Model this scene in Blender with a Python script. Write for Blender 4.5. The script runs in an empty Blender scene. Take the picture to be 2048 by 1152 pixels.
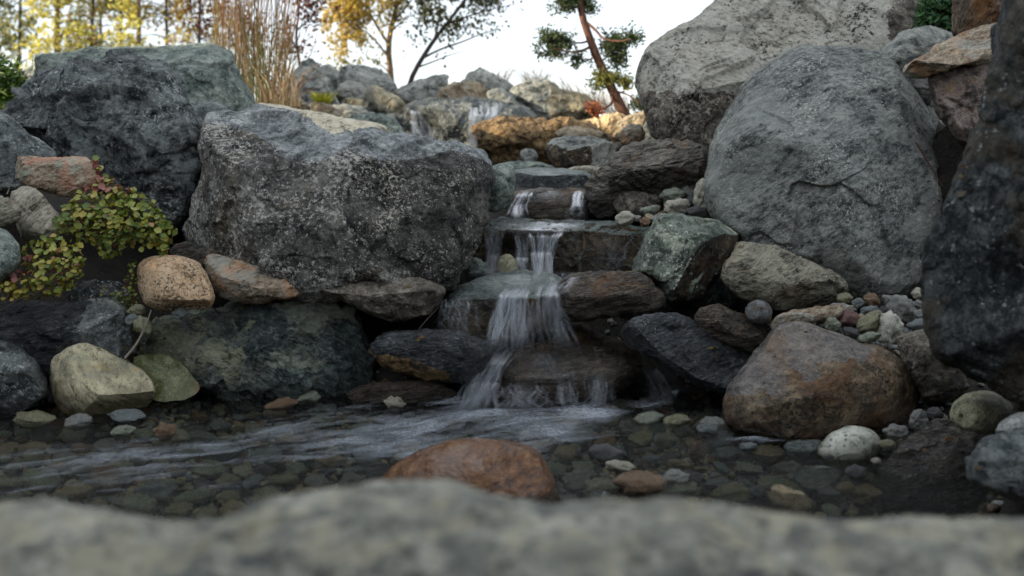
import bpy, math, random
import numpy as np
from mathutils import Vector, Matrix, Quaternion

random.seed(7)
RNG = np.random.default_rng(11)
sc = bpy.context.scene
C = sc.collection
R = math.radians

# ------------------------------------------------------------------ camera
F = 2000.0
PITCH = R(8.4)
CAM = np.array([0.0, 0.0, 0.8])
cd = bpy.data.cameras.new('camera')
cam = bpy.data.objects.new('camera', cd)
C.objects.link(cam)
cam.location = CAM
cam.rotation_euler = (R(90) - PITCH, 0, 0)
cd.sensor_width = 36
cd.lens = F / 2048 * 36
cd.clip_start = 0.02
cd.clip_end = 900
cd.dof.use_dof = True
cd.dof.focus_distance = 3.3
cd.dof.aperture_fstop = 2.7
cd.dof.aperture_blades = 0
sc.camera = cam

# ------------------------------------------------------------------ light
SUN_EL, SUN_AZ = R(17), R(-101)      # azimuth from +Y clockwise: the sun stands low on the left
w = bpy.data.worlds.new('World')
sc.world = w
w.use_nodes = True
nt = w.node_tree
nt.nodes.clear()
wo = nt.nodes.new('ShaderNodeOutputWorld')
bg = nt.nodes.new('ShaderNodeBackground')
sky = nt.nodes.new('ShaderNodeTexSky')
sky.sky_type = 'NISHITA'
sky.sun_disc = False
sky.sun_elevation = SUN_EL
sky.sun_rotation = SUN_AZ
sky.air_density = 1.0
sky.dust_density = 0.3
sky.ozone_density = 2.5
veil = nt.nodes.new('ShaderNodeMixRGB')          # thin high cloud over the whole sky
veil.inputs[0].default_value = 0.6
veil.inputs[2].default_value = (9.3, 9.7, 10.2, 1)
nt.links.new(sky.outputs[0], veil.inputs[1])
nt.links.new(veil.outputs[0], bg.inputs[0])
bg.inputs[1].default_value = 0.071
nt.links.new(bg.outputs[0], wo.inputs[0])
sd = bpy.data.lights.new('sun', 'SUN')
sun = bpy.data.objects.new('sun', sd)
C.objects.link(sun)
sd.energy = 3.6
sd.angle = R(0.6)
sd.color = (1.0, 0.85, 0.62)
sdir = Vector((math.sin(SUN_AZ) * math.cos(SUN_EL), math.cos(SUN_AZ) * math.cos(SUN_EL), math.sin(SUN_EL)))
sun.rotation_euler = sdir.to_track_quat('Z', 'Y').to_euler()
sun.location = (-6, -2, 6)
sc.view_settings.view_transform = 'Standard'
sc.view_settings.look = 'None'
sc.view_settings.gamma = 1
sc.view_settings.use_curve_mapping = False
sc.view_settings.exposure = 1.32
sc.cycles.use_denoising = True
sc.cycles.max_bounces = 7
sc.cycles.diffuse_bounces = 3
sc.cycles.glossy_bounces = 3
sc.cycles.transmission_bounces = 4
sc.cycles.transparent_max_bounces = 40
sc.cycles.sample_clamp_indirect = 6
sc.cycles.caustics_reflective = False
sc.cycles.caustics_refractive = False

# ------------------------------------------------------------------ geometry helpers
cp, sp = math.cos(PITCH), math.sin(PITCH)

def P(px, py, Y):
    """world point seen at photo pixel (px, py) lying on the plane y = Y"""
    dx = (np.asarray(px, float) - 1024) / F
    dy = -(np.asarray(py, float) - 576) / F
    Y = np.asarray(Y, float)
    vy = cp + dy * sp
    vz = -sp + dy * cp
    t = Y / vy
    return np.stack(np.broadcast_arrays(t * dx, Y, CAM[2] + t * vz), -1)

def W(px, py, z=0.0):
    """world point seen at the pixel lying on the level z"""
    dx = (px - 1024) / F
    dy = -(py - 576) / F
    t = (z - CAM[2]) / (-sp + dy * cp)
    return np.array([t * dx, t * (cp + dy * sp), z])

_perm = np.random.default_rng(3).permutation(256).astype(np.int64)
_perm = np.concatenate([_perm, _perm, _perm])
_g = np.random.default_rng(4).normal(size=(256, 3))
_g /= np.linalg.norm(_g, axis=1)[:, None]

def pn(p):
    """Perlin noise, N x 3 -> N, about -0.7..0.7"""
    p = np.asarray(p, float)
    i = np.floor(p).astype(np.int64)
    f = p - i
    i &= 255
    u = f * f * f * (f * (f * 6 - 15) + 10)
    out = np.zeros(len(p))
    for a in (0, 1):
        wx = u[:, 0] if a else 1 - u[:, 0]
        for b in (0, 1):
            wy = u[:, 1] if b else 1 - u[:, 1]
            for c in (0, 1):
                wz = u[:, 2] if c else 1 - u[:, 2]
                h = _perm[_perm[_perm[(i[:, 0] + a) & 255] + ((i[:, 1] + b) & 255)] + ((i[:, 2] + c) & 255)]
                g = _g[h]
                out += wx * wy * wz * (g[:, 0] * (f[:, 0] - a) + g[:, 1] * (f[:, 1] - b) + g[:, 2] * (f[:, 2] - c))
    return out

def fbm(p, o=4, lac=2.03, gain=0.5, ridge=False):
    s = np.zeros(len(p)); a = 1.0
    for k in range(o):
        n = pn(p * lac ** k + 17.3 * k)
        s += a * ((0.35 - np.abs(n)) if ridge else n)
        a *= gain
    return s

def sstep(a, b, x):          # works for a > b too
    t = np.clip((x - a) / (b - a), 0, 1)
    return t * t * (3 - 2 * t)

def mesh(name, V, Fc, mat, smooth=True, parent=None, loc=None, label=None, cat=None, group=None, kind=None):
    V = np.asarray(V, float)
    loc = np.zeros(3) if loc is None else np.asarray(loc, float)
    me = bpy.data.meshes.new(name)
    Fc = np.asarray(Fc, dtype=np.int32)
    k = Fc.shape[1]
    me.vertices.add(len(V))
    me.vertices.foreach_set('co', (V - loc).astype(np.float32).ravel())
    me.loops.add(Fc.size)
    me.loops.foreach_set('vertex_index', Fc.ravel())
    me.polygons.add(len(Fc))
    me.polygons.foreach_set('loop_start', np.arange(0, Fc.size, k, dtype=np.int32))
    me.polygons.foreach_set('use_smooth', np.full(len(Fc), smooth, dtype=bool))
    me.update(calc_edges=True)
    me.validate()
    if mat is not None:
        me.materials.append(mat)
    return link(name, me, loc, parent, label, cat, group, kind)

def link(name, me, loc=(0, 0, 0), parent=None, label=None, cat=None, group=None, kind=None):
    o = bpy.data.objects.new(name, me)
    C.objects.link(o)
    o.location = loc
    if parent is not None:
        o.parent = parent
    tag(o, label, cat, group, kind)
    return o

def tag(o, label=None, cat=None, group=None, kind=None):
    if label: o['label'] = label
    if cat: o['category'] = cat
    if group: o['group'] = group
    if kind: o['kind'] = kind
    return o

def attr_col(o, cols, domain='CORNER'):
    """own colour of each leaf or blade, one colour per face"""
    me = o.data
    a = me.color_attributes.new('tint', 'FLOAT_COLOR', domain)
    a.data.foreach_set('color', np.asarray(cols, np.float32).ravel())

# ------------------------------------------------------------------ materials
class NT:
    def __init__(s, name):
        s.m = bpy.data.materials.new(name)
        s.m.use_nodes = True
        s.t = s.m.node_tree
        s.t.nodes.clear()
        s.out = s.t.nodes.new('ShaderNodeOutputMaterial')
    def n(s, kind, **kw):
        nd = s.t.nodes.new('ShaderNode' + kind)
        for k, v in kw.items():
            if k.startswith('i_'):
                nd.inputs[k[2:].replace('_', ' ')].default_value = v
            else:
                setattr(nd, k, v)
        return nd
    def l(s, a, b):
        s.t.links.new(a, b)
    def math(s, op, a, b=None, c=None, clamp=False):
        nd = s.n('Math', operation=op, use_clamp=clamp)
        for i, v in enumerate((a, b, c)):
            if v is None: continue
            if isinstance(v, (int, float)): nd.inputs[i].default_value = v
            else: s.l(v, nd.inputs[i])
        return nd.outputs[0]
    def smooth(s, x, a, b):
        nd = s.n('MapRange', interpolation_type='SMOOTHSTEP')
        s.l(x, nd.inputs[0])
        nd.inputs[1].default_value = a; nd.inputs[2].default_value = b
        nd.inputs[3].default_value = 0; nd.inputs[4].default_value = 1
        return nd.outputs[0]
    def mix(s, f, a, b, mode='MIX'):
        nd = s.n('MixRGB', blend_type=mode)
        for i, v in enumerate((f, a, b)):
            if isinstance(v, (int, float)): nd.inputs[i].default_value = v
            elif isinstance(v, tuple): nd.inputs[i].default_value = (*v[:3], 1)
            else: s.l(v, nd.inputs[i])
        return nd.outputs[0]
    def noise(s, vec, scale, detail=5, rough=0.6, dist=0.0):
        nd = s.n('TexNoise')
        nd.inputs['Scale'].default_value = scale
        nd.inputs['Detail'].default_value = detail
        nd.inputs['Roughness'].default_value = rough
        nd.inputs['Distortion'].default_value = dist
        if vec is not None: s.l(vec, nd.inputs['Vector'])
        return nd.outputs[0]
    def ramp(s, x, stops):
        nd = s.n('ValToRGB')
        s.l(x, nd.inputs[0])
        e = nd.color_ramp.elements
        while len(e) < len(stops): e.new(0.5)
        for i, (p, c) in enumerate(stops):
            e[i].position = p; e[i].color = (*c[:3], 1)
        return nd.outputs[0]

def rockmat(name, dark, mid, light, spk=None, stain=None, vein=0.0, strata=None, rough=0.85, bump=1.0,
            wet=0.0, scale=1.0, moss=None, patch=None, pits=0.0, chipped=1.0, wetdark=0.60):
    """dark/mid/light: mottling; spk=(colour, amount, scale); stain=(colour, amount, scale);
    strata=(rx, ry, rz, stretch): grain direction; patch=(colour, amount, scale): large weathered patches"""
    def up(c, k=(2.0, 1.93, 1.82)): return tuple(c[i] * k[i] * min(1.0, 0.36 / max(c)) for i in range(3))
    dark, mid, light = tuple(c * 1.15 for c in dark), up(mid), up(light)
    if spk: spk = (up(spk[0]) if spk[0][0] > 0.2 else spk[0], *spk[1:])
    if stain: stain = (up(stain[0]), *stain[1:])
    if patch: patch = (up(patch[0]), *patch[1:])
    s = NT(name)
    tc = s.n('TexCoord')
    oi = s.n('ObjectInfo')
    add = s.n('VectorMath', operation='MULTIPLY_ADD')
    cr = s.n('CombineXYZ')
    for i in range(3): s.l(oi.outputs['Random'], cr.inputs[i])
    s.l(cr.outputs[0], add.inputs[0])
    add.inputs[1].default_value = (13, 29, 41)
    s.l(tc.outputs['Object'], add.inputs[2])
    v0 = add.outputs[0]
    vec = v0
    if strata:
        mp = s.n('Mapping')
        mp.inputs['Rotation'].default_value = (R(strata[0]), R(strata[1]), R(strata[2]))
        s.l(v0, mp.inputs['Vector'])
        mp2 = s.n('Mapping')
        mp2.inputs['Scale'].default_value = (1, 1, strata[3])
        s.l(mp.outputs[0], mp2.inputs['Vector'])
        vec = mp2.outputs[0]
    big = s.noise(vec, 4.5 * scale, 8, 0.65, 0.6 if not strata else 1.2)
    fine = s.noise(vec, 38 * scale, 8, 0.72, 0.3)
    grain = s.noise(v0, 190 * scale, 3, 0.7)
    medn = s.noise(vec, 13 * scale, 6, 0.65, 0.5)
    m = s.math('MULTIPLY_ADD', fine, 0.80, s.math('MULTIPLY', big, 0.45))
    m = s.math('MULTIPLY_ADD', medn, 0.55, m)
    m = s.math('MULTIPLY_ADD', grain, 0.40, s.math('SUBTRACT', m, 0.60))
    col = s.ramp(m, [(0.335, dark), (0.50, mid), (0.69, light)])
    if patch:
        pm = s.noise(v0, patch[2], 7, 0.62, 0.8)
        pm = s.math('MULTIPLY_ADD', fine, 0.25, pm)
        pf = s.smooth(pm, 0.70 - 0.22 * patch[1], 0.80 - 0.22 * patch[1])
        col = s.mix(s.math('MULTIPLY', pf, 0.85), col, s.mix(0.75, col, patch[0]))
    if stain:
        st = s.noise(v0, stain[2], 6, 0.6, 0.9)
        st = s.math('MULTIPLY_ADD', fine, 0.2, st)
        sf = s.smooth(st, 0.74 - 0.3 * stain[1], 0.92 - 0.3 * stain[1])
        col = s.mix(s.math('MULTIPLY', sf, 0.8), col, s.mix(0.8, col, stain[0]))
    if spk:
        sn = s.noise(v0, spk[2], 4, 0.75)
        area = s.noise(v0, 5.5, 5, 0.6)
        sn = s.math('MULTIPLY_ADD', area, 0.55, sn)
        sf = s.smooth(sn, 0.93 - 0.16 * spk[1], 1.0 - 0.14 * spk[1])
        col = s.mix(sf, col, spk[0])
    if vein:
        vn = s.noise(v0, 3.2, 4, 0.55, 0.6)
        vd = s.math('ABSOLUTE', s.math('SUBTRACT', vn, 0.5))
        vf = s.math('SUBTRACT', 1.0, s.smooth(vd, 0.001, 0.006 + 0.006 * vein))
        brk = s.smooth(s.noise(v0, 9, 4, 0.6), 0.5, 0.62)
        vf = s.math('MULTIPLY', s.math('MULTIPLY', vf, brk), min(vein, 1.0) * 0.75)
        col = s.mix(vf, col, (0.5, 0.5, 0.47))
    if pits:
        vo = s.n('TexVoronoi'); vo.inputs['Scale'].default_value = 48
        s.l(v0, vo.inputs['Vector'])
        keep = s.smooth(s.noise(v0, 14, 2), 0.48, 0.56)
        pf = s.math('MULTIPLY', s.math('SUBTRACT', 1.0, s.smooth(vo.outputs[0], 0.16, 0.28)), keep)
        col = s.mix(s.math('MULTIPLY', pf, 0.75 * pits), col, (0.012, 0.012, 0.011))
    if moss:
        mn = s.math('MULTIPLY_ADD', fine, 0.4, s.noise(v0, 6, 6, 0.65))
        mf = s.smooth(mn, 0.86 - 0.3 * moss[1], 0.98 - 0.3 * moss[1])
        col = s.mix(s.math('MULTIPLY', mf, 0.8), col, moss[0])
    # tide line: rock stays wet and dark just above the water
    geo = s.n('NewGeometry')
    sx = s.n('SeparateXYZ'); s.l(geo.outputs['Position'], sx.inputs[0])
    zz = s.math('MULTIPLY_ADD', big, -0.10, sx.outputs[2])
    wl = s.math('SUBTRACT', 1.0, s.smooth(zz, -0.03, 0.05))
    spl = s.math('MULTIPLY', s.math('SUBTRACT', 1.0, s.smooth(zz, 0.02, 0.24)), s.smooth(s.noise(v0, 9, 5, 0.65), 0.42, 0.6))
    wl = s.math('MAXIMUM', wl, s.math('MULTIPLY', spl, 0.75))
    wn = wl
    if wet:
        wv = s.smooth(s.noise(v0, 7, 4), 0.25, 0.6)
        wn = s.math('MAXIMUM', wl, s.math('MULTIPLY', wv, wet))
    dk = s.math('MULTIPLY_ADD', wn, -wetdark, 1.0)
    hs = s.n('HueSaturation'); s.l(col, hs.inputs['Color']); s.l(dk, hs.inputs['Value'])
    s.l(s.math('MULTIPLY_ADD', wn, 0.25, 1.0), hs.inputs['Saturation'])
    b = s.n('BsdfPrincipled')
    s.l(hs.outputs[0], b.inputs['Base Color'])
    rg = s.math('MULTIPLY_ADD', fine, 0.25, rough - 0.12)
    rg = s.math('MULTIPLY', rg, s.math('MULTIPLY_ADD', wn, -0.80, 1.0))
    s.l(rg, b.inputs['Roughness'])
    s.l(s.math('MULTIPLY_ADD', wn, 0.75, 0.15), b.inputs['Specular IOR Level'])
    def facet(scale_, warp):
        wn_ = s.n('TexNoise'); wn_.inputs['Scale'].default_value = scale_ * 0.8; wn_.inputs['Detail'].default_value = 3; s.l(vec, wn_.inputs['Vector'])
        wv_ = s.n('VectorMath', operation='MULTIPLY_ADD'); s.l(wn_.outputs['Color'], wv_.inputs[0]); wv_.inputs[1].default_value = (warp,) * 3; s.l(vec, wv_.inputs[2])
        vo_ = s.n('TexVoronoi'); vo_.inputs['Scale'].default_value = scale_; s.l(wv_.outputs[0], vo_.inputs['Vector'])
        df = s.n('VectorMath', operation='SUBTRACT'); s.l(wv_.outputs[0], df.inputs[0]); s.l(vo_.outputs['Position'], df.inputs[1])
        cc = s.n('VectorMath', operation='SUBTRACT'); s.l(vo_.outputs['Color'], cc.inputs[0]); cc.inputs[1].default_value = (0.5, 0.5, 0.5)
        dt = s.n('VectorMath', operation='DOT_PRODUCT'); s.l(df.outputs[0], dt.inputs[0]); s.l(cc.outputs[0], dt.inputs[1])
        return s.math('MULTIPLY', dt.outputs['Value'], scale_)
    hgt = s.math('MULTIPLY_ADD', fine, 0.55, s.math('MULTIPLY', big, 0.8))
    if chipped:
        hgt = s.math('MULTIPLY_ADD', facet(16 * scale, 0.05 / scale), 0.55 * chipped, hgt)
        hgt = s.math('MULTIPLY_ADD', facet(48 * scale, 0.018 / scale), 0.26 * chipped, hgt)
    hgt = s.math('MULTIPLY_ADD', grain, 0.22, s.math('MULTIPLY_ADD', medn, 0.6, hgt))
    b1 = s.n('Bump'); b1.inputs['Strength'].default_value = min(1.0, 0.85 * bump)
    b1.inputs['Distance'].default_value = 0.034 * bump / max(scale, 0.6)
    s.l(hgt, b1.inputs['Height'])
    s.l(b1.outputs[0], b.inputs['Normal'])
    s.l(b.outputs[0], s.out.inputs[0])
    return s.m

M = {}
M['slate'] = rockmat('slate_rock', (0.035, 0.042, 0.045), (0.085, 0.098, 0.100), (0.19, 0.20, 0.195), spk=((0.30, 0.31, 0.30), 0.25, 90), vein=0.4, bump=1.1)
M['green_slate'] = rockmat('green_slate_rock', (0.045, 0.060, 0.055), (0.105, 0.130, 0.118), (0.22, 0.245, 0.22), spk=((0.30, 0.32, 0.29), 0.2, 80), vein=0.5)
M['dark'] = rockmat('dark_basalt_rock', (0.016, 0.020, 0.022), (0.058, 0.066, 0.069), (0.17, 0.183, 0.182), spk=((0.30, 0.33, 0.34), 0.35, 75), patch=((0.16, 0.18, 0.18), 0.3, 5), vein=0.4, bump=1.3)
M['paleveined'] = rockmat('pale_patched_green_rock', (0.025, 0.036, 0.036), (0.075, 0.092, 0.088), (0.18, 0.205, 0.18), patch=((0.24, 0.25, 0.17), 0.55, 7), strata=(10, -25, 0, 2.4), vein=1.0, wet=0.2, bump=1.2)
M['schistpale'] = rockmat('pale_weathered_schist_rock', (0.035, 0.032, 0.028), (0.13, 0.122, 0.105), (0.30, 0.285, 0.25), stain=((0.22, 0.12, 0.06), 0.3, 8), strata=(0, 14, 6, 7), bump=1.6)
M['leaning'] = rockmat('leaning_dark_rock', (0.008, 0.010, 0.011), (0.026, 0.031, 0.032), (0.095, 0.105, 0.11), patch=((0.055, 0.045, 0.032), 0.5, 4), spk=((0.22, 0.24, 0.24), 0.15, 60), bump=1.1, strata=(0, 80, 0, 1.8))
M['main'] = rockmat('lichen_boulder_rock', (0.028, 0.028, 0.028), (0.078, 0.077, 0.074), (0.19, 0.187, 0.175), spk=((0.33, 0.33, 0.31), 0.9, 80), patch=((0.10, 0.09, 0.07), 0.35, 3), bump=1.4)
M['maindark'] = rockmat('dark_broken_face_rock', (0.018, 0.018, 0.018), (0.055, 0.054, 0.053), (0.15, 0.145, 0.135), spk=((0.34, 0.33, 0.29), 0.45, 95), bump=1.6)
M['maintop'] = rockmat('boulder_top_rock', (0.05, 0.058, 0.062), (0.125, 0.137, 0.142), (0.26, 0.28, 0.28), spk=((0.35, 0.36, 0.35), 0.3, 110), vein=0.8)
M['round'] = rockmat('round_boulder_rock', (0.035, 0.041, 0.041), (0.115, 0.126, 0.122), (0.27, 0.28, 0.265), spk=((0.42, 0.43, 0.40), 0.45, 85), patch=((0.22, 0.235, 0.225), 0.6, 3.2), vein=0.9, bump=1.15, strata=(20, 30, 0, 2.0))
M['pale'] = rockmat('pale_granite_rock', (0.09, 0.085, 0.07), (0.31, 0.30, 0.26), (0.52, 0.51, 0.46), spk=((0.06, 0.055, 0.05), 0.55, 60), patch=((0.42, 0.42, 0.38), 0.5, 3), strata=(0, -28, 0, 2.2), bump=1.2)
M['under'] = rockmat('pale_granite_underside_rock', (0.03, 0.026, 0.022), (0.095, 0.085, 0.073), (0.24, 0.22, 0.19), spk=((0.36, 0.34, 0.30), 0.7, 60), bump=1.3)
M['cream'] = rockmat('cream_rock', (0.20, 0.18, 0.13), (0.40, 0.37, 0.29), (0.60, 0.57, 0.48), spk=((0.10, 0.09, 0.07), 0.3, 70), bump=0.9)
M['black'] = rockmat('wet_black_rock', (0.010, 0.012, 0.016), (0.035, 0.040, 0.046), (0.12, 0.13, 0.14), spk=((0.22, 0.24, 0.24), 0.15, 70), strata=(0, 12, 8, 5), wet=0.8, bump=1.4)
M['greenblack'] = rockmat('green_black_rock', (0.012, 0.020, 0.022), (0.045, 0.062, 0.062), (0.15, 0.18, 0.17), patch=((0.26, 0.28, 0.23), 0.25, 4), strata=(10, -25, 0, 2.2), vein=0.7, wet=0.55, bump=1.3)
M['schist'] = rockmat('layered_schist_rock', (0.020, 0.018, 0.017), (0.075, 0.070, 0.064), (0.25, 0.23, 0.20), stain=((0.20, 0.11, 0.06), 0.2, 6), strata=(0, 14, 6, 7), wet=0.25, bump=1.5)
M['schistbrown'] = rockmat('brown_schist_rock', (0.015, 0.012, 0.010), (0.060, 0.050, 0.040), (0.20, 0.172, 0.138), stain=((0.17, 0.09, 0.04), 0.4, 5), strata=(0, 8, 4, 6), wet=0.65, bump=1.4)
M['granite'] = rockmat('orange_granite_rock', (0.14, 0.09, 0.05), (0.33, 0.235, 0.15), (0.50, 0.41, 0.29), spk=((0.09, 0.08, 0.06), 0.65, 120), stain=((0.42, 0.20, 0.09), 0.45, 6), bump=0.8)
M['tanslab'] = rockmat('tan_slab_rock', (0.07, 0.055, 0.04), (0.19, 0.155, 0.115), (0.36, 0.32, 0.26), stain=((0.34, 0.17, 0.08), 0.5, 5), patch=((0.25, 0.26, 0.24), 0.4, 6), strata=(0, 25, 0, 3.0))
M['flatgrey'] = rockmat('grey_brown_rock', (0.030, 0.027, 0.023), (0.095, 0.086, 0.073), (0.22, 0.205, 0.175), spk=((0.3, 0.28, 0.24), 0.3, 100), stain=((0.20, 0.11, 0.05), 0.1, 5), wet=0.15, bump=1.0)
M['redgreen'] = rockmat('red_green_rock', (0.08, 0.05, 0.04), (0.20, 0.15, 0.11), (0.36, 0.35, 0.29), stain=((0.30, 0.14, 0.09), 0.7, 7), patch=((0.24, 0.32, 0.27), 0.55, 8), strata=(0, 20, 0, 2.5))
M['olive'] = rockmat('olive_striped_rock', (0.13, 0.12, 0.075), (0.29, 0.27, 0.19), (0.46, 0.43, 0.31), stain=((0.42, 0.26, 0.10), 0.25, 5), patch=((0.12, 0.13, 0.10), 0.35, 6), strata=(0, -65, 0, 2.6), bump=0.8, vein=0.5)
M['beige'] = rockmat('beige_grey_rock', (0.10, 0.09, 0.07), (0.24, 0.225, 0.185), (0.40, 0.38, 0.33), strata=(0, 50, 0, 4.0), bump=1.0)
M['striped'] = rockmat('striped_gneiss_rock', (0.035, 0.038, 0.036), (0.15, 0.145, 0.115), (0.42, 0.40, 0.32), stain=((0.26, 0.16, 0.08), 0.15, 6), patch=((0.32, 0.31, 0.25), 0.7, 9), strata=(0, 25, 0, 4.5), bump=1.6)
M['wetslate'] = rockmat('wet_green_slate_rock', (0.030, 0.042, 0.040), (0.085, 0.105, 0.098), (0.19, 0.22, 0.205), strata=(0, 5, 5, 3), wet=0.7, stain=((0.14, 0.09, 0.04), 0.2, 5), bump=0.9)
M['greenwedge'] = rockmat('green_wedge_rock', (0.028, 0.036, 0.030), (0.068, 0.084, 0.072), (0.16, 0.185, 0.16), patch=((0.30, 0.33, 0.26), 0.25, 6), spk=((0.36, 0.38, 0.35), 0.35, 60), vein=1.0, bump=1.0)
M['brownface'] = rockmat('brown_broken_rock', (0.013, 0.011, 0.009), (0.052, 0.042, 0.031), (0.17, 0.14, 0.10), stain=((0.16, 0.09, 0.04), 0.4, 9), wet=0.55, bump=1.5)
M['rust'] = rockmat('rusty_wet_boulder_rock', (0.035, 0.025, 0.017), (0.125, 0.096, 0.066), (0.32, 0.265, 0.19), stain=((0.13, 0.062, 0.026), 0.55, 5), spk=((0.05, 0.045, 0.035), 0.5, 80), wet=0.6, bump=1.0)
M['rustgrey'] = rockmat('wet_grey_cap_rock', (0.045, 0.042, 0.045), (0.10, 0.092, 0.085), (0.20, 0.185, 0.165), stain=((0.13, 0.085, 0.05), 0.5, 6), spk=((0.25, 0.24, 0.22), 0.2, 90), wet=0.95, bump=0.9, rough=0.62, wetdark=0.35)
M['red'] = rockmat('red_brown_wet_rock', (0.035, 0.018, 0.010), (0.085, 0.040, 0.019), (0.17, 0.10, 0.055), patch=((0.12, 0.09, 0.075), 0.35, 5), strata=(0, 8, 20, 3), wet=0.95, bump=0.7, rough=0.6, wetdark=0.3, chipped=0.4)
M['gold'] = rockmat('golden_brown_rock', (0.035, 0.028, 0.02), (0.19, 0.13, 0.07), (0.46, 0.34, 0.19), stain=((0.03, 0.026, 0.02), 0.55, 4), bump=1.5, wet=0.2)
M['purple'] = rockmat('purple_brown_rock', (0.035, 0.028, 0.027), (0.105, 0.085, 0.078), (0.20, 0.17, 0.15), stain=((0.20, 0.12, 0.04), 0.35, 4), spk=((0.25, 0.22, 0.2), 0.3, 90), bump=1.0)
M['bark'] = rockmat('brown_fibrous_rock', (0.022, 0.017, 0.014), (0.075, 0.058, 0.045), (0.17, 0.135, 0.10), stain=((0.20, 0.09, 0.03), 0.4, 6), strata=(0, 75, 0, 5))
M['near'] = rockmat('foreground_rock', (0.045, 0.046, 0.042), (0.095, 0.098, 0.086), (0.19, 0.187, 0.16), patch=((0.15, 0.142, 0.105), 0.35, 16), stain=((0.045, 0.05, 0.05), 0.45, 17), bump=0.5, scale=1.0)
M['ridge'] = rockmat('grey_ridge_rock', (0.055, 0.062, 0.060), (0.15, 0.16, 0.152), (0.30, 0.31, 0.29), patch=((0.25, 0.26, 0.24), 0.4, 3), vein=0.8, scale=0.6)
M['ridgebrown'] = rockmat('brown_ridge_rock', (0.06, 0.05, 0.038), (0.19, 0.155, 0.11), (0.36, 0.32, 0.25), patch=((0.22, 0.23, 0.20), 0.4, 4), stain=((0.30, 0.18, 0.08), 0.3, 4), scale=0.6)
M['ridgeyellow'] = rockmat('mottled_and_sunlit_ridge_rock', (0.07, 0.07, 0.055), (0.22, 0.20, 0.145), (0.40, 0.37, 0.28), patch=((0.14, 0.15, 0.14), 0.3, 3), stain=((0.32, 0.21, 0.09), 0.3, 4), scale=0.6)  # tan stones, and the painted sunlit half of the two-toned boulder
M['sand'] = rockmat('sandy_rock', (0.22, 0.16, 0.09), (0.40, 0.30, 0.18), (0.55, 0.45, 0.30), bump=0.8, scale=0.6)
M['p_grey'] = rockmat('grey_pebble', (0.09, 0.10, 0.10), (0.19, 0.20, 0.195), (0.32, 0.33, 0.31), bump=0.95, spk=((0.05, 0.05, 0.05), 0.3, 150), scale=4, chipped=0.3, wetdark=0.34, patch=((0.07, 0.062, 0.05), 0.35, 22))
M['p_blue'] = rockmat('blue_grey_pebble', (0.05, 0.065, 0.075), (0.12, 0.145, 0.155), (0.24, 0.27, 0.28), bump=0.9, vein=0.6, scale=4, chipped=0.3, wetdark=0.34, patch=((0.07, 0.062, 0.05), 0.35, 22))
M['p_tan'] = rockmat('tan_pebble', (0.16, 0.13, 0.085), (0.30, 0.255, 0.18), (0.45, 0.41, 0.32), bump=0.95, scale=4, chipped=0.3, wetdark=0.34, patch=((0.07, 0.062, 0.05), 0.35, 22))
M['p_olive'] = rockmat('olive_pebble', (0.07, 0.072, 0.045), (0.17, 0.17, 0.115), (0.30, 0.30, 0.22), bump=0.9, scale=4, chipped=0.3, wetdark=0.34, patch=((0.07, 0.062, 0.05), 0.35, 22))
M['p_rust'] = rockmat('rust_pebble', (0.08, 0.05, 0.034), (0.16, 0.108, 0.074), (0.30, 0.225, 0.165), bump=1.0, scale=4, chipped=0.3, wetdark=0.34, patch=((0.07, 0.062, 0.05), 0.35, 22))
M['p_cream'] = rockmat('cream_pebble', (0.22, 0.21, 0.17), (0.42, 0.41, 0.35), (0.58, 0.57, 0.50), bump=0.95, scale=4, chipped=0.3, wetdark=0.34, pits=0.7, patch=((0.07, 0.062, 0.05), 0.35, 22))
M['p_spot'] = rockmat('pitted_grey_pebble', (0.15, 0.16, 0.14), (0.32, 0.335, 0.30), (0.48, 0.49, 0.44), bump=0.5, scale=4, chipped=0.3, wetdark=0.34, pits=1.0, patch=((0.07, 0.062, 0.05), 0.35, 22))
M['p_maroon'] = rockmat('maroon_pebble', (0.06, 0.035, 0.035), (0.14, 0.08, 0.078), (0.23, 0.15, 0.14), bump=0.9, scale=4, chipped=0.3, wetdark=0.34, patch=((0.07, 0.062, 0.05), 0.35, 22))
M['p_dark'] = rockmat('dark_pebble', (0.02, 0.023, 0.026), (0.055, 0.06, 0.066), (0.13, 0.14, 0.145), bump=1.0, scale=4, chipped=0.3, wetdark=0.34, wet=0.4, patch=((0.07, 0.062, 0.05), 0.35, 22))
M['p_green'] = rockmat('green_grey_pebble', (0.10, 0.12, 0.095), (0.22, 0.25, 0.205), (0.38, 0.41, 0.35), bump=1.0, scale=4, chipped=0.3, wetdark=0.34, patch=((0.07, 0.062, 0.05), 0.35, 22))

def soilmat():
    s = NT('dark_soil')
    tc = s.n('TexCoord')
    n1 = s.noise(tc.outputs['Object'], 14, 8, 0.7)
    n2 = s.noise(tc.outputs['Object'], 90, 4, 0.7)
    m = s.math('MULTIPLY_ADD', n2, 0.5, s.math('MULTIPLY', n1, 0.6))
    col = s.ramp(m, [(0.35, (0.006, 0.005, 0.004)), (0.55, (0.022, 0.018, 0.013)), (0.75, (0.06, 0.05, 0.035))])
    b = s.n('BsdfPrincipled')
    s.l(col, b.inputs['Base Color']); b.inputs['Roughness'].default_value = 0.9
    bp = s.n('Bump'); bp.inputs['Distance'].default_value = 0.03; s.l(m, bp.inputs['Height'])
    s.l(bp.outputs[0], b.inputs['Normal']); s.l(b.outputs[0], s.out.inputs[0])
    return s.m
M['soil'] = soilmat()

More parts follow.
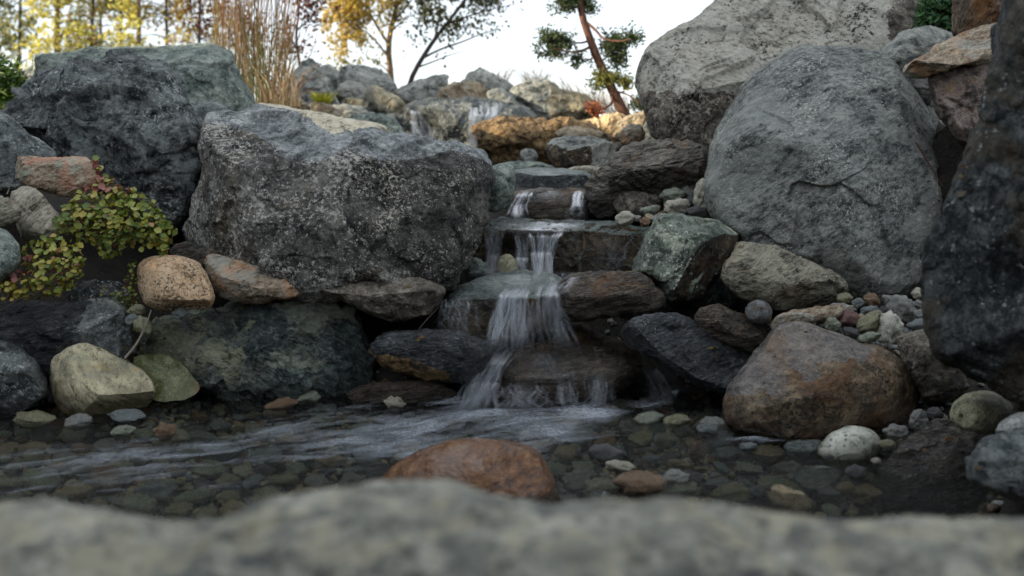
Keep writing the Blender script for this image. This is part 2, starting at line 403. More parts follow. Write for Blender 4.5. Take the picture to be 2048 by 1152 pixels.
def leafmat(name, trans=0.45, rough=0.5, spec=0.3):
    s = NT(name)
    a = s.n('Attribute'); a.attribute_name = 'tint'
    d = s.n('BsdfPrincipled'); d.inputs['Roughness'].default_value = rough
    d.inputs['Specular IOR Level'].default_value = spec
    t = s.n('BsdfTranslucent')
    s.l(a.outputs['Color'], d.inputs['Base Color'])
    hs = s.n('HueSaturation'); hs.inputs['Saturation'].default_value = 1.15; hs.inputs['Value'].default_value = 1.2
    s.l(a.outputs['Color'], hs.inputs['Color']); s.l(hs.outputs[0], t.inputs['Color'])
    mx = s.n('MixShader'); mx.inputs[0].default_value = trans
    s.l(d.outputs[0], mx.inputs[1]); s.l(t.outputs[0], mx.inputs[2]); s.l(mx.outputs[0], s.out.inputs[0])
    return s.m
M['leaf'] = leafmat('autumn_leaf', 0.5)
M['needle'] = leafmat('conifer_needle', 0.2)
M['blade'] = leafmat('grass_blade', 0.35)

def plainleaf(name, c1, c2, edge=None, trans=0.3, rough=0.4):
    s = NT(name)
    tc = s.n('TexCoord'); oi = s.n('ObjectInfo')
    n1 = s.noise(tc.outputs['Object'], 60, 4, 0.6)
    f = s.math('MULTIPLY_ADD', oi.outputs['Random'], 0.8, s.math('MULTIPLY_ADD', n1, 0.9, -0.4), clamp=True)
    col = s.mix(f, c1, c2)
    if edge:
        ln = s.n('VectorMath', operation='LENGTH'); s.l(tc.outputs['Object'], ln.inputs[0])
        e = s.smooth(ln.outputs['Value'], 0.007, 0.012)
        col = s.mix(s.math('MULTIPLY', e, 0.7), col, edge)
    b = s.n('BsdfPrincipled'); s.l(col, b.inputs['Base Color']); b.inputs['Roughness'].default_value = rough
    t = s.n('BsdfTranslucent'); s.l(col, t.inputs['Color'])
    mx = s.n('MixShader'); mx.inputs[0].default_value = trans
    s.l(b.outputs[0], mx.inputs[1]); s.l(t.outputs[0], mx.inputs[2]); s.l(mx.outputs[0], s.out.inputs[0])
    return s.m

def barkmat(name, c1, c2, c3):
    s = NT(name)
    tc = s.n('TexCoord')
    mp = s.n('Mapping'); mp.inputs['Scale'].default_value = (1, 1, 0.25); s.l(tc.outputs['Object'], mp.inputs[0])
    n1 = s.noise(mp.outputs[0], 45, 6, 0.7)
    col = s.ramp(n1, [(0.3, c1), (0.5, c2), (0.7, c3)])
    b = s.n('BsdfPrincipled'); s.l(col, b.inputs['Base Color']); b.inputs['Roughness'].default_value = 0.85
    bp = s.n('Bump'); bp.inputs['Distance'].default_value = 0.01; s.l(n1, bp.inputs['Height'])
    s.l(bp.outputs[0], b.inputs['Normal']); s.l(b.outputs[0], s.out.inputs[0])
    return s.m
M['bark_tan'] = barkmat('tan_bark', (0.07, 0.045, 0.025), (0.20, 0.13, 0.07), (0.36, 0.25, 0.15))
M['bark_dark'] = barkmat('dark_bark', (0.02, 0.015, 0.012), (0.07, 0.05, 0.035), (0.14, 0.10, 0.075))
M['bark_red'] = barkmat('reddish_bark', (0.05, 0.022, 0.014), (0.15, 0.065, 0.04), (0.26, 0.14, 0.09))
M['twig'] = barkmat('dry_twig', (0.16, 0.13, 0.10), (0.30, 0.26, 0.20), (0.45, 0.40, 0.33))
M['redstem'] = barkmat('red_stem', (0.03, 0.01, 0.008), (0.11, 0.03, 0.022), (0.20, 0.07, 0.045))

def fallmat(name, alpha=1.0, tint=(0.62, 0.67, 0.72)):
    """long silky strands: streaks run along the UV's v"""
    s = NT(name)
    uv = s.n('UVMap')
    mp = s.n('Mapping'); mp.inputs['Scale'].default_value = (1, 0.10, 1); s.l(uv.outputs[0], mp.inputs[0])
    n1 = s.noise(mp.outputs[0], 14, 7, 0.7, 0.25)
    n2 = s.noise(mp.outputs[0], 60, 5, 0.75, 0.1)
    n = s.math('MULTIPLY_ADD', n2, 0.38, s.math('MULTIPLY', n1, 0.95))
    st = s.smooth(n, 0.48, 0.98)
    at = s.n('Attribute'); at.attribute_name = 'dens'
    f = s.math('MULTIPLY', s.math('MULTIPLY', s.math('MULTIPLY_ADD', st, 0.95, 0.04), at.outputs['Fac']), alpha * 0.8, clamp=True)
    d = s.n('BsdfPrincipled'); d.inputs['Base Color'].default_value = (*tint, 1)
    d.inputs['Roughness'].default_value = 0.3
    t = s.n('BsdfTranslucent'); t.inputs['Color'].default_value = (*tint, 1)
    m1 = s.n('MixShader'); m1.inputs[0].default_value = 0.45
    s.l(d.outputs[0], m1.inputs[1]); s.l(t.outputs[0], m1.inputs[2])
    tr = s.n('BsdfTransparent')
    gl = s.n('BsdfGlossy'); gl.inputs['Roughness'].default_value = 0.12
    bp = s.n('Bump'); bp.inputs['Distance'].default_value = 0.01; bp.inputs['Strength'].default_value = 0.6; s.l(n, bp.inputs['Height'])
    s.l(bp.outputs[0], gl.inputs['Normal'])
    fr = s.n('Fresnel'); fr.inputs[0].default_value = 1.33; s.l(bp.outputs[0], fr.inputs['Normal'])
    m2 = s.n('MixShader'); s.l(s.math('MULTIPLY', s.math('MULTIPLY', fr.outputs[0], 0.9), s.smooth(at.outputs['Fac'], 0.0, 0.9)), m2.inputs[0])
    s.l(tr.outputs[0], m2.inputs[1]); s.l(gl.outputs[0], m2.inputs[2])
    m3 = s.n('MixShader'); s.l(f, m3.inputs[0])
    s.l(m2.outputs[0], m3.inputs[1]); s.l(m1.outputs[0], m3.inputs[2])
    s.l(m3.outputs[0], s.out.inputs[0])
    return s.m
M['fall'] = fallmat('falling_water')

def poolmat():
    s = NT('stream_water')
    uv = s.n('UVMap')                       # u across the current, v along it, metres
    mp = s.n('Mapping'); mp.inputs['Scale'].default_value = (1, 0.22, 1); s.l(uv.outputs[0], mp.inputs[0])
    n1 = s.noise(mp.outputs[0], 11, 7, 0.68, 0.9)
    n2 = s.noise(mp.outputs[0], 55, 6, 0.75, 0.5)
    n = s.math('MULTIPLY_ADD', n2, 0.35, s.math('MULTIPLY', n1, 0.9))
    at = s.n('Attribute'); at.attribute_name = 'foam'
    th = s.math('MULTIPLY_ADD', at.outputs['Fac'], -0.40, 0.81)
    fo = s.math('DIVIDE', s.math('SUBTRACT', n, th), 0.42, clamp=True)
    n3 = s.noise(uv.outputs[0], 85, 5, 0.75, 0.4)
    fo = s.math('MULTIPLY', s.math('MULTIPLY', fo, s.math('MULTIPLY_ADD', s.smooth(n3, 0.35, 0.68), 0.55, 0.6)), s.smooth(at.outputs['Fac'], 0.0, 0.5))
    bp = s.n('Bump'); bp.inputs['Distance'].default_value = 0.035; bp.inputs['Strength'].default_value = 0.9
    s.l(n, bp.inputs['Height'])
    tr = s.n('BsdfTransparent'); tr.inputs[0].default_value = (0.84, 0.86, 0.80, 1)
    gl = s.n('BsdfGlossy'); gl.inputs['Roughness'].default_value = 0.16; s.l(bp.outputs[0], gl.inputs['Normal'])
    fr = s.n('Fresnel'); fr.inputs[0].default_value = 1.33; s.l(bp.outputs[0], fr.inputs['Normal'])
    m1 = s.n('MixShader'); s.l(fr.outputs[0], m1.inputs[0]); s.l(tr.outputs[0], m1.inputs[1]); s.l(gl.outputs[0], m1.inputs[2])
    d = s.n('BsdfPrincipled'); d.inputs['Base Color'].default_value = (0.55, 0.60, 0.66, 1); d.inputs['Roughness'].default_value = 0.4
    m2 = s.n('MixShader'); s.l(s.math('MULTIPLY', fo, 0.75), m2.inputs[0]); s.l(m1.outputs[0], m2.inputs[1]); s.l(d.outputs[0], m2.inputs[2])
    s.l(m2.outputs[0], s.out.inputs[0])
    return s.m
M['pool'] = poolmat()

# ------------------------------------------------------------------ rock builder
TERR = []          # (x, y, z) the ground passes through, collected from the rocks' feet

def resample(pts, n, rounds=1):
    p = np.asarray(pts, float)
    for _ in range(rounds):                       # corner cutting
        q = np.roll(p, -1, 0)
        p = np.stack([0.80 * p + 0.20 * q, 0.20 * p + 0.80 * q], 1).reshape(-1, 2)
    q = np.vstack([p, p[:1]])
    d = np.r_[0, np.cumsum(np.linalg.norm(np.diff(q, axis=0), axis=1))]
    t = np.linspace(0, d[-1], n, endpoint=False)
    return np.stack([np.interp(t, d, q[:, 0]), np.interp(t, d, q[:, 1])], 1)

def chips(p):
    """height of a surface broken into small flat chips: each cell is a tilted plane"""
    i0 = np.floor(p).astype(np.int64)
    best = np.full(len(p), 9.0); h = np.zeros(len(p))
    for a in (-1, 0, 1):
        for b in (-1, 0, 1):
            for c in (-1, 0, 1):
                i = i0 + np.array([a, b, c])
                k = _perm[_perm[_perm[i[:, 0] & 255] + (i[:, 1] & 255)] + (i[:, 2] & 255)]
                jit = _g[k] * 0.45
                d = p - (i + 0.5 + jit)
                dd = (d * d).sum(1)
                hh = (d * _g[(k + 91) & 255]).sum(1) * 0.9 + _g[(k + 37) & 255, 0] * 0.35
                m = dd < best
                best[m] = dd[m]; h[m] = hh[m]
    return h

def vnormals(V, Fc):
    a, b, c, d = (V[Fc[:, i]] for i in range(4))
    fn = np.cross(c - a, d - b)
    N = np.zeros_like(V)
    for i in range(4):
        np.add.at(N, Fc[:, i], fn)
    return N / np.maximum(np.linalg.norm(N, axis=1), 1e-12)[:, None]

def rock(name, label, outline, Y, mat, D=None, back=None, seed=1, cuts=8, cutmax=0.25, planes=(), rough=0.05, res=1.0,
         rounds=1, lean=0.25, p=2.6, strata=None, mat2=None, zone=None, group=None, cat='rock', ground=True, ctr=None, hollows=(), chip=None):
    rg = np.random.default_rng(seed * 7 + 5)
    o2 = np.asarray(outline, float)
    span = max(np.ptp(o2[:, 0]), np.ptp(o2[:, 1]))
    n = int(np.clip(span * 0.80 * res, 64, 480)); n -= n % 4
    K = int(np.clip(span * 0.26 * res, 16, 150))
    ol = resample(o2, n, rounds)
    wob = fbm(np.c_[ol / span * 7, np.full(n, seed * 3.1)], 4) * span * 0.030 * min(rough / 0.05, 1.4)
    cen = np.array(ctr, float) if ctr is not None else o2.mean(0) * 0.5 + 0.25 * (o2.min(0) + o2.max(0))
    dirn = (ol - cen) / np.linalg.norm(ol - cen, axis=1)[:, None]
    ol = ol + dirn * wob[:, None]
    z0 = P(cen[0], cen[1], Y)[2]
    zz = P(ol[:, 0], ol[:, 1], Y)[:, 2]
    Yi = Y + lean * (zz - z0)
    Q = P(ol[:, 0], ol[:, 1], Yi)
    c3 = P(cen[0], cen[1], Y)
    ext = Q.max(0) - Q.min(0)
    size = min(ext[0], ext[2])
    if D is None: D = 0.42 * size
    if back is None: back = 0.55 * size
    KB = max(6, K // 4)
    rings = []; depth = []
    for k in range(1, K + 1):
        s = math.sin(0.5 * math.pi * k / K) if k < K else 1.0
        rings.append(c3 + s * (Q - c3)); depth.append((1 - s ** p) ** (1 / p) if s < 1 else 0.0)
    Vf = np.concatenate([[c3]] + rings)
    df = np.r_[1.0, np.repeat(depth, n)]
    tow = (CAM - Vf); tow /= np.linalg.norm(tow, axis=1)[:, None]
    Vf = Vf + tow * (df * D)[:, None]
    a = (c3 - CAM) / np.linalg.norm(c3 - CAM)
    rb = []
    for k in range(1, KB + 1):
        ang = 0.5 * math.pi * k / KB
        s = math.cos(ang) ** 0.7 if k < KB else 0.0
        rb.append(c3 + s * (Q - c3) + a * back * math.sin(ang) ** 0.8 if k < KB else (c3 + a * back)[None])
    V = np.concatenate([Vf] + rb)
    Fq = []
    j = np.arange(n); j2 = (j + 1) % n
    tri0 = np.stack([np.zeros(n, int), 1 + j, 1 + j2, 1 + j2], 1)
    for k in range(K - 1 + KB - 1):
        b0 = 1 + k * n
        Fq.append(np.stack([b0 + j, b0 + n + j, b0 + n + j2, b0 + j2], 1))
    last = len(V) - 1; b0 = 1 + (K + KB - 2) * n
    quad = np.concatenate(Fq)
    # facets: rock broken off along planes
    cl = []
    for (px, py, dd, nx, ny, nz) in planes:
        q = P(px, py, Y + lean * (P(px, py, Y)[2] - z0)); t = (CAM - q) / np.linalg.norm(CAM - q)
        nn = np.array([nx, ny, nz], float); nn /= np.linalg.norm(nn)
        cl.append((q + t * dd * D, nn, 1.0))
    for _ in range(cuts):
        while True:
            nn = rg.normal(size=3); nn /= np.linalg.norm(nn)
            nn[1] = -abs(nn[1])
            if nn[1] < -0.45: break
        h = (V @ nn).max(); hc = c3 @ nn
        cl.append((c3 + nn * ((h - hc) * (1 - rg.uniform(0.05, cutmax))), nn, 0.92))
    for q, nn, st in cl:
        e = (V - q) @ nn
        m = e > 0
        V[m] -= (e[m] * st)[:, None] * nn
    for (px, py, rpx, dep) in hollows:
        q = P(px, py, Y); rr = rpx / F * Y
        pr = (V - CAM) / (V[:, 1:2] - CAM[1]) * Y + CAM
        g = np.exp(-((pr[:, 0] - q[0]) ** 2 + (pr[:, 2] - q[2]) ** 2) / rr ** 2)
        V[:Vf.shape[0]] += a * (g[:Vf.shape[0], None] * dep)
    N = vnormals(V, quad)
    cc = V.mean(0)
    flip = np.sum((V - cc) * N, 1).mean() < 0
    if flip: N = -N
    S = (V - c3)
    off = seed * 5.7
    sz = max(size, 0.05)
    rr = 1.0 * rough * sz
    disp = fbm(S / sz * 2.3 + off, 4) * rr * 1.1
    disp += fbm(S / sz * 6.0 + off + 9, 4, ridge=True) * rr * 0.45
    if chip is None: chip = 0.25 if rounds >= 2 else 1.0
    wq = S / sz * 3.4 + off + 0.5 * np.c_[fbm(S / sz * 3 + off, 2), fbm(S / sz * 3 + off + 5, 2), fbm(S / sz * 3 + off + 8, 2)]
    disp += chips(wq) * rr * 0.80 * chip + chips(wq * 2.7 + 3) * rr * 0.26 * chip
    if span > 250: disp += chips(wq * 7.1 + 8) * rr * 0.11 * chip + fbm(S * 28 + off, 4, gain=0.62) * 0.0045
    if strata:
        ax, ay, az, fr, amp = strata
        d3 = np.array([ax, ay, az], float); d3 /= np.linalg.norm(d3)
        ph = (S @ d3) * fr + fbm(S / sz * 1.5 + off, 3) * 1.4
        saw = np.abs((ph % 1.0) - 0.35); saw = np.minimum(saw, 0.35)
        am = 0.5 + fbm(S / sz * 3 + 40 + off, 2) * 1.5
        ph2 = ph * 2.7 + 3; saw2 = np.minimum(np.abs((ph2 % 1.0) - 0.4), 0.3)
        disp += (saw * np.clip(am, 0, 1.2) + saw2 * 0.4) * amp
    edge = np.ones(len(V)); edge[:len(Vf)] = 0.35 + 0.65 * np.clip(df / 0.5, 0, 1)
    V = V + N * (disp * edge)[:, None]
    # final mesh
    Fall = [list(x) for x in tri0[:, :3]] if False else None
    zb = V[:, 2].min()
    loc = np.array([c3[0], c3[1], zb])
    me = bpy.data.meshes.new(name)
    t2 = np.stack([b0 + j2, b0 + j, np.full(n, last)], 1) if True else None
    tris = np.concatenate([tri0[:, [0, 2, 1]], t2[:, [0, 1, 2]][:, ::-1]])
    nq, ntri = len(quad), len(tris)
    # wind all faces outwards
    qa = quad[:, ::-1] if flip else quad
    tr0 = tri0[:, [0, 1, 2]]; 
    def outward(T):
        A, B, D3 = V[T[:, 0]], V[T[:, 1]], V[T[:, 2]]
        nrm = np.cross(B - A, D3 - A); sgn = np.sum(nrm * (A - cc), 1).mean()
        return T if sgn > 0 else T[:, ::-1]
    ta, tb = outward(tr0), outward(t2)
    loops = np.concatenate([qa.ravel(), ta.ravel(), tb.ravel()]).astype(np.int32)
    starts = np.concatenate([np.arange(nq) * 4, nq * 4 + np.arange(len(ta) + len(tb)) * 3]).astype(np.int32)
    me.vertices.add(len(V)); me.vertices.foreach_set('co', (V - loc).astype(np.float32).ravel())
    me.loops.add(len(loops)); me.loops.foreach_set('vertex_index', loops)
    me.polygons.add(len(starts)); me.polygons.foreach_set('loop_start', starts)
    me.polygons.foreach_set('use_smooth', np.ones(len(starts), bool))
    me.update(calc_edges=True)
    me.materials.append(M[mat])
    if mat2:
        for m_ in ((mat2,) if isinstance(mat2, str) else mat2): me.materials.append(M[m_])
        ce = np.zeros((len(starts), 3)); nr = np.zeros((len(starts), 3))
        buf = np.zeros(len(starts) * 3, np.float32)
        me.polygons.foreach_get('center', buf); ce = buf.reshape(-1, 3) + loc
        me.polygons.foreach_get('normal', buf); nr = buf.reshape(-1, 3).copy()
        rel = (ce - CAM); ddp = rel @ np.array([0, cp, -sp])
        px = 1024 + F * rel[:, 0] / ddp
        py = 576 - F * (rel @ np.array([0, sp, cp])) / ddp
        jit = fbm(ce * 9, 4) * 0.5
        mi = zone(px, py, nr, jit).astype(np.int32)
        me.polygons.foreach_set('material_index', mi)
    o = link(name, me, loc, None, label, cat, group)
    if ground:
        TERR.append((c3[0], c3[1] + 0.35 * back, zb + 0.16 * (V[:, 2].max() - zb)))
        if ext[0] > 0.5:
            for u in (0.15, 0.85):
                TERR.append((Q[:, 0].min() + u * ext[0], c3[1] + 0.3 * back, zb + 0.16 * (V[:, 2].max() - zb)))
    return o

NEAR = 'rocks at the water'

# ------------------------------------------------------------------ the rocks
# --- left bank
rock('boulder', 'long flat-topped green-grey boulder behind the dark jagged one, left of the tall grass',
     [(66,120),(72,112),(150,106),(190,95),(300,95),(345,92),(395,86),(425,88),(445,102),(472,128),(490,165),(502,200),(512,222),(522,262),(470,300),(300,310),(180,290),(80,230),(52,165),(66,150)],
     5.2, 'green_slate', D=0.55, seed=2, cuts=3, rough=0.035, planes=[(300,112,0.5,0,-0.45,0.9),(420,170,0.75,0.35,-0.95,0.15)], p=3.2, rounds=1, cat='boulder')
rock('boulder', 'large jagged dark boulder with a ridge down its face at the upper left',
     [(0,196),(40,182),(52,163),(82,150),(110,140),(150,130),(225,122),(262,124),(285,137),(318,143),(345,160),(358,195),(375,232),(395,262),(408,292),(412,330),(400,372),(388,398),(375,455),(348,475),(300,455),(250,410),(200,360),(150,330),(110,312),(85,290),(40,255),(-10,228)],
     4.0, 'dark', D=0.42, seed=3, cuts=4, rough=0.075, planes=[(130,180,0.5,-0.5,-0.6,0.62),(300,240,0.9,0.62,-0.75,0.22),(120,260,0.72,-0.35,-0.9,-0.2),(230,160,0.55,0.05,-0.6,0.8)], ctr=(240,270), cat='boulder')
rock('boulder', 'blue-grey rounded boulder cut off by the photo edge, below the jagged dark boulder',
     [(-160,225),(-20,225),(20,232),(40,255),(75,285),(108,308),(112,330),(90,360),(40,395),(-40,410),(-160,400)],
     3.6, 'slate', D=0.22, seed=4, cuts=4, rough=0.05, cat='boulder')
rock('rock', 'blocky red and green mottled rock above the beige slanted one',
     [(25,328),(38,313),(120,313),(172,315),(190,330),(196,352),(190,376),(158,388),(132,394),(85,382),(45,368),(27,350)],
     3.25, 'redgreen', seed=5, cuts=4, rough=0.05, planes=[(110,322,0.5,0,-0.4,0.9)], p=3.2)
rock('rock', 'beige-grey slanted rock left of the trailing plant',
     [(18,385),(45,372),(72,376),(98,405),(122,438),(138,462),(132,482),(78,490),(38,475),(26,430)],
     3.15, 'beige', seed=6, cuts=5, rough=0.04, planes=[(85,400,0.5,0.7,-0.5,0.55)])
rock('rock', 'striped grey slate piece jutting in above the rounded grey stone at the left edge',
     [(-90,392),(0,392),(25,400),(45,424),(32,440),(2,455),(-90,462)], 3.02, 'striped', seed=7, cuts=3, strata=(0.2,0,1,40,0.012))
rock('rock', 'rounded grey-green stone cut off by the left edge beside the plant',
     [(-90,462),(-10,452),(22,464),(40,492),(43,525),(25,545),(5,560),(-35,585),(-90,580)], 2.96, 'green_slate', seed=8, cuts=2, rounds=2, rough=0.03)
rock('boulder', 'big dark speckled boulder in the middle, left of the cascade, with a grey sloping top',
     [(404,262),(408,240),(418,225),(450,217),(530,220),(570,232),(602,240),(640,261),(692,270),(760,268),(850,280),(925,296),(960,312),(976,332),(984,362),(976,392),(969,432),(958,470),(940,515),(922,548),(905,582),(820,600),(700,600),(600,590),(520,575),(440,530),(372,478),(366,455),(385,432),(386,395),(398,370),(404,330)],
     3.6, 'main', D=0.50, back=0.7, seed=9, cuts=2, cutmax=0.12, chip=0.8, rough=0.048, p=3.4, ctr=(680,400), lean=0.32, cat='boulder',
     planes=[(560,300,0.74,-0.05,-0.42,0.9),(820,300,0.72,0.12,-0.42,0.9),(430,380,0.55,-0.85,-0.6,0.05),(560,470,0.95,-0.10,-1.0,-0.12),(900,450,0.80,0.45,-0.9,-0.12)],
     hollows=[(760,370,60,0.07),(800,450,75,0.05),(610,300,30,0.03)],
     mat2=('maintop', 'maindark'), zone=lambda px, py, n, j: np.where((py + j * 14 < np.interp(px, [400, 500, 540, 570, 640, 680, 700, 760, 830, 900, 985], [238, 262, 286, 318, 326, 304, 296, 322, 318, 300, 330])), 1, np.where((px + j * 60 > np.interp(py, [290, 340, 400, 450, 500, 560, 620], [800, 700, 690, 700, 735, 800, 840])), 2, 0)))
rock('rock', 'pale cream slab lying behind the big dark boulder',
     [(500,214),(520,205),(560,210),(625,224),(692,238),(745,244),(768,252),(778,268),(770,300),(700,310),(600,300),(520,270)],
     4.7, 'cream', D=0.25, seed=10, cuts=3, rough=0.03, planes=[(640,250,0.5,0,-0.5,0.85)], lean=0.8)
rock('rock', 'small blue-grey rock wedged between the three upper left boulders',
     [(376,208),(400,204),(425,203),(450,212),(465,235),(460,290),(415,330),(390,270)], 4.5, 'slate', seed=11, cuts=5)
rock('rock', 'round orange granite stone beside the brown slab',
     [(274,548),(276,530),(288,516),(320,510),(370,512),(400,525),(412,545),(424,575),(432,596),(424,614),(380,626),(330,624),(292,612),(278,585)],
     3.1, 'granite', D=0.15, seed=12, cuts=2, rounds=2, rough=0.028, p=2.8)
rock('rock', 'brown and grey slab leaning right of the orange granite stone',
     [(408,530),(414,515),(426,505),(470,520),(540,541),(600,561),(622,578),(600,590),(560,600),(520,606),(478,605),(445,595),(425,580)],
     3.18, 'tanslab', D=0.16, seed=13, cuts=5, rough=0.04, planes=[(480,530,0.45,0.2,-0.55,0.8),(560,580,0.6,0.4,-0.9,-0.1)])
rock('rock', 'thin bark-like dark rock between the plant and the orange granite stone',
     [(338,500),(365,484),(400,490),(440,505),(462,518),(445,535),(400,532),(355,520)], 3.3, 'schist', seed=14, cuts=3, strata=(0.2,0,1,45,0.01))
rock('rock', 'flat grey-brown rock at the foot of the big dark boulder',
     [(596,562),(628,543),(700,536),(760,540),(830,552),(880,568),(890,582),(880,606),(858,628),(820,640),(772,643),(725,625),(690,602),(650,585)],
     3.22, 'flatgrey', D=0.20, seed=15, cuts=5, rough=0.035, planes=[(740,560,0.5,0,-0.45,0.9),(800,620,0.55,0.2,-0.9,-0.5)], p=2.4)
rock('rock', 'shiny black layered rock with an orange lower edge, left of the falling water',
     [(735,692),(748,680),(775,668),(830,662),(900,664),(970,680),(985,705),(965,740),(925,765),(850,758),(790,742),(748,722)],
     3.12, 'black', D=0.16, seed=16, cuts=5, rough=0.05, strata=(0.25,0,1,32,0.018),
     mat2='gold', zone=lambda px, py, n, j: (py + j * 30 > 702 + (px - 740) * 0.26) & (px < 900))
rock('boulder', 'large green-black boulder with pale patches at the left water edge',
     [(268,712),(276,692),(300,660),(335,640),(420,620),(520,604),(560,598),(610,588),(650,586),(672,600),(700,622),(722,648),(735,690),(745,735),(728,775),(690,810),(600,830),(500,830),(430,815),(390,790),(330,740),(290,725)],
     3.32, 'greenblack', D=0.34, seed=17, cuts=4, rough=0.07, ctr=(520,710), lean=0.35, cat='boulder',
     planes=[(430,660,0.62,-0.2,-0.5,0.85),(340,720,0.6,-0.6,-0.8,0.2),(560,740,0.95,0.05,-1,-0.05),(700,700,0.75,0.7,-0.7,0.1)], hollows=[(600,690,45,0.06),(680,650,25,0.04),(480,720,30,0.03)], mat2='paleveined', zone=lambda px, py, n, j: (px + j * 130 < 480 - (py - 700) * 0.1) & (py < 770))
rock('boulder', 'dark grey pitted rock under the trailing plant',
     [(-90,610),(0,604),(60,602),(140,606),(190,600),(236,600),(254,618),(262,660),(264,700),(230,740),(150,760),(40,760),(-90,740)],
     3.1, 'slate', D=0.22, seed=18, cuts=5, rough=0.05, mat2='black', zone=lambda px, py, n, j: (px + j * 120 < 170), cat='boulder', planes=[(120,615,0.6,0,-0.4,0.9)])
rock('rock', 'dark blue-grey boulder at the waterline in the lower left corner',
     [(-110,690),(-40,676),(0,675),(38,684),(62,705),(85,735),(100,768),(92,795),(70,815),(20,835),(-110,840)],
     2.98, 'dark', D=0.2, seed=19, cuts=4, rounds=2, rough=0.05, planes=[(30,690,0.6,0.1,-0.4,0.9)])
rock('rock', 'olive beige stone with a yellow streak standing in the water at left',
     [(98,712),(108,700),(130,686),(160,678),(190,690),(240,714),(278,735),(302,755),(314,785),(300,810),(262,835),(190,850),(130,840),(105,800),(98,755)],
     2.98, 'olive', D=0.19, seed=20, cuts=2, rounds=2, rough=0.025, planes=[(220,710,0.4,0.5,-0.5,0.8)])
rock('rock', 'dark flat rock in the shaded hollow under the plant',
     [(130,575),(175,560),(235,563),(262,580),(262,625),(200,640),(130,630)], 3.25, 'dark', seed=21, cuts=3)
rock('rock', 'half-sunk brown slab in the pool below the shiny black rock',
     [(690,790),(720,772),(790,762),(860,764),(905,775),(920,800),(860,820),(760,822),(705,812)], 3.1, 'schistbrown', D=0.12, seed=22, cuts=3)

# --- the cascade
rock('rock', 'broad grey stone the uppermost waterfall runs over',
     [(806,222),(822,206),(850,199),(900,199),(930,194),(965,198),(1010,208),(1050,214),(1075,232),(1070,290),(1000,330),(880,320),(830,290),(835,250)],
     6.7, 'slate', D=0.4, seed=30, cuts=4, rough=0.05, hollows=[(850,262,18,0.25)], p=3)
rock('rock', 'dark recessed stone behind the left strand of the uppermost waterfall',
     [(770,225),(800,226),(835,235),(850,260),(860,300),(800,300),(760,270)], 6.9, 'dark', seed=31, cuts=4)
rock('rock', 'streaked green-white stone between the pale slab and the uppermost waterfall',
     [(690,236),(715,228),(750,226),(780,232),(800,250),(812,275),(815,300),(740,310),(700,270)], 5.6, 'green_slate', seed=32, cuts=4, rough=0.06)
rock('boulder', 'golden brown stained boulder right of the uppermost waterfall',
     [(946,262),(958,245),(985,238),(1015,235),(1070,237),(1130,238),(1175,246),(1212,262),(1226,290),(1210,330),(1120,340),(1060,328),(1000,330),(975,318),(956,290)],
     5.7, 'gold', D=0.32, seed=33, cuts=4, rough=0.07, cat='boulder')
rock('rock', 'dark wedge lying on the brown blocky rock, below the sunlit sand',
     [(1108,262),(1140,250),(1175,256),(1212,266),(1228,276),(1218,288),(1170,284),(1118,284)], 5.25, 'ridgebrown', seed=34, cuts=4)
rock('rock', 'brown blocky rock with a rusty face above the top step',
     [(1092,292),(1106,277),(1135,272),(1200,276),(1238,290),(1234,312),(1218,336),(1185,342),(1108,338),(1096,316)], 5.0, 'brownface', D=0.22, seed=35, cuts=4, p=3.2,
     planes=[(1150,282,0.6,0,-0.4,0.9)], mat2='ridge', zone=lambda px, py, n, j: (px + j * 30 > 1180) | (n[:, 2] > 0.5))
rock('rock', 'small rounded grey stone at the foot of the golden boulder',
     [(1038,308),(1048,297),(1065,296),(1076,308),(1074,322),(1060,330),(1042,326)], 5.1, 'ridge', seed=36, cuts=2, rounds=2)
rock('rock', 'flat pale green stone just behind the top step',
     [(985,334),(1010,324),(1045,321),(1085,325),(1112,334),(1108,345),(1030,348),(990,345)], 4.9, 'green_slate', D=0.16, seed=37, cuts=3)
rock('rock', 'flat pale striped stone at the right end of the top step',
     [(1128,340),(1145,333),(1180,331),(1208,337),(1218,352),(1180,358),(1135,352)], 4.65, 'beige', D=0.12, seed=38, cuts=3)
rock('step_stone', 'dark top step stone with a wet blue-grey top', 
     [(1012,352),(1020,340),(1060,335),(1120,336),(1165,342),(1186,352),(1190,375),(1170,392),(1100,396),(1020,392)],
     4.55, 'wetslate', D=0.25, seed=39, cuts=2, rough=0.03, planes=[(1100,349,0.8,0,-0.12,1.0)], p=4, mat2='black', zone=lambda px, py, n, j: n[:, 2] + j < 0.45)
rock('step_stone', 'second step stone, brown and wet, with a strand of water at either end',
     [(1008,400),(1018,384),(1050,377),(1110,378),(1165,377),(1188,388),(1196,420),(1180,450),(1100,456),(1015,452)],
     4.25, 'schistbrown', D=0.22, seed=40, cuts=2, rough=0.04, planes=[(1100,384,0.8,0,-0.15,1.0)], p=3.6)
rock('rock', 'upright green mossy-looking rock between the big dark boulder and the steps',
     [(972,350),(982,332),(1000,326),(1026,331),(1031,350),(1028,385),(1022,408),(1000,424),(975,424),(962,410),(968,385),(976,365)],
     3.95, 'green_slate', D=0.13, seed=41, cuts=5, rough=0.04, p=3)
rock('step_stone', 'widest step stone, brown-faced, with the main fall over its lip',
     [(940,470),(955,448),(985,438),(1040,437),(1120,440),(1200,442),(1260,452),(1312,458),(1325,490),(1310,550),(1260,580),(1150,585),(1020,580),(960,560),(945,520)],
     4.0, 'brownface', D=0.30, seed=42, cuts=2, rough=0.05, planes=[(1100,458,0.85,0,-0.10,1.0),(1120,510,0.82,0,-1,-0.12)], p=3.8, hollows=[(1000,500,35,0.08)],
     mat2='wetslate', zone=lambda px, py, n, j: (n[:, 2] + j * 0.6 > 0.6))
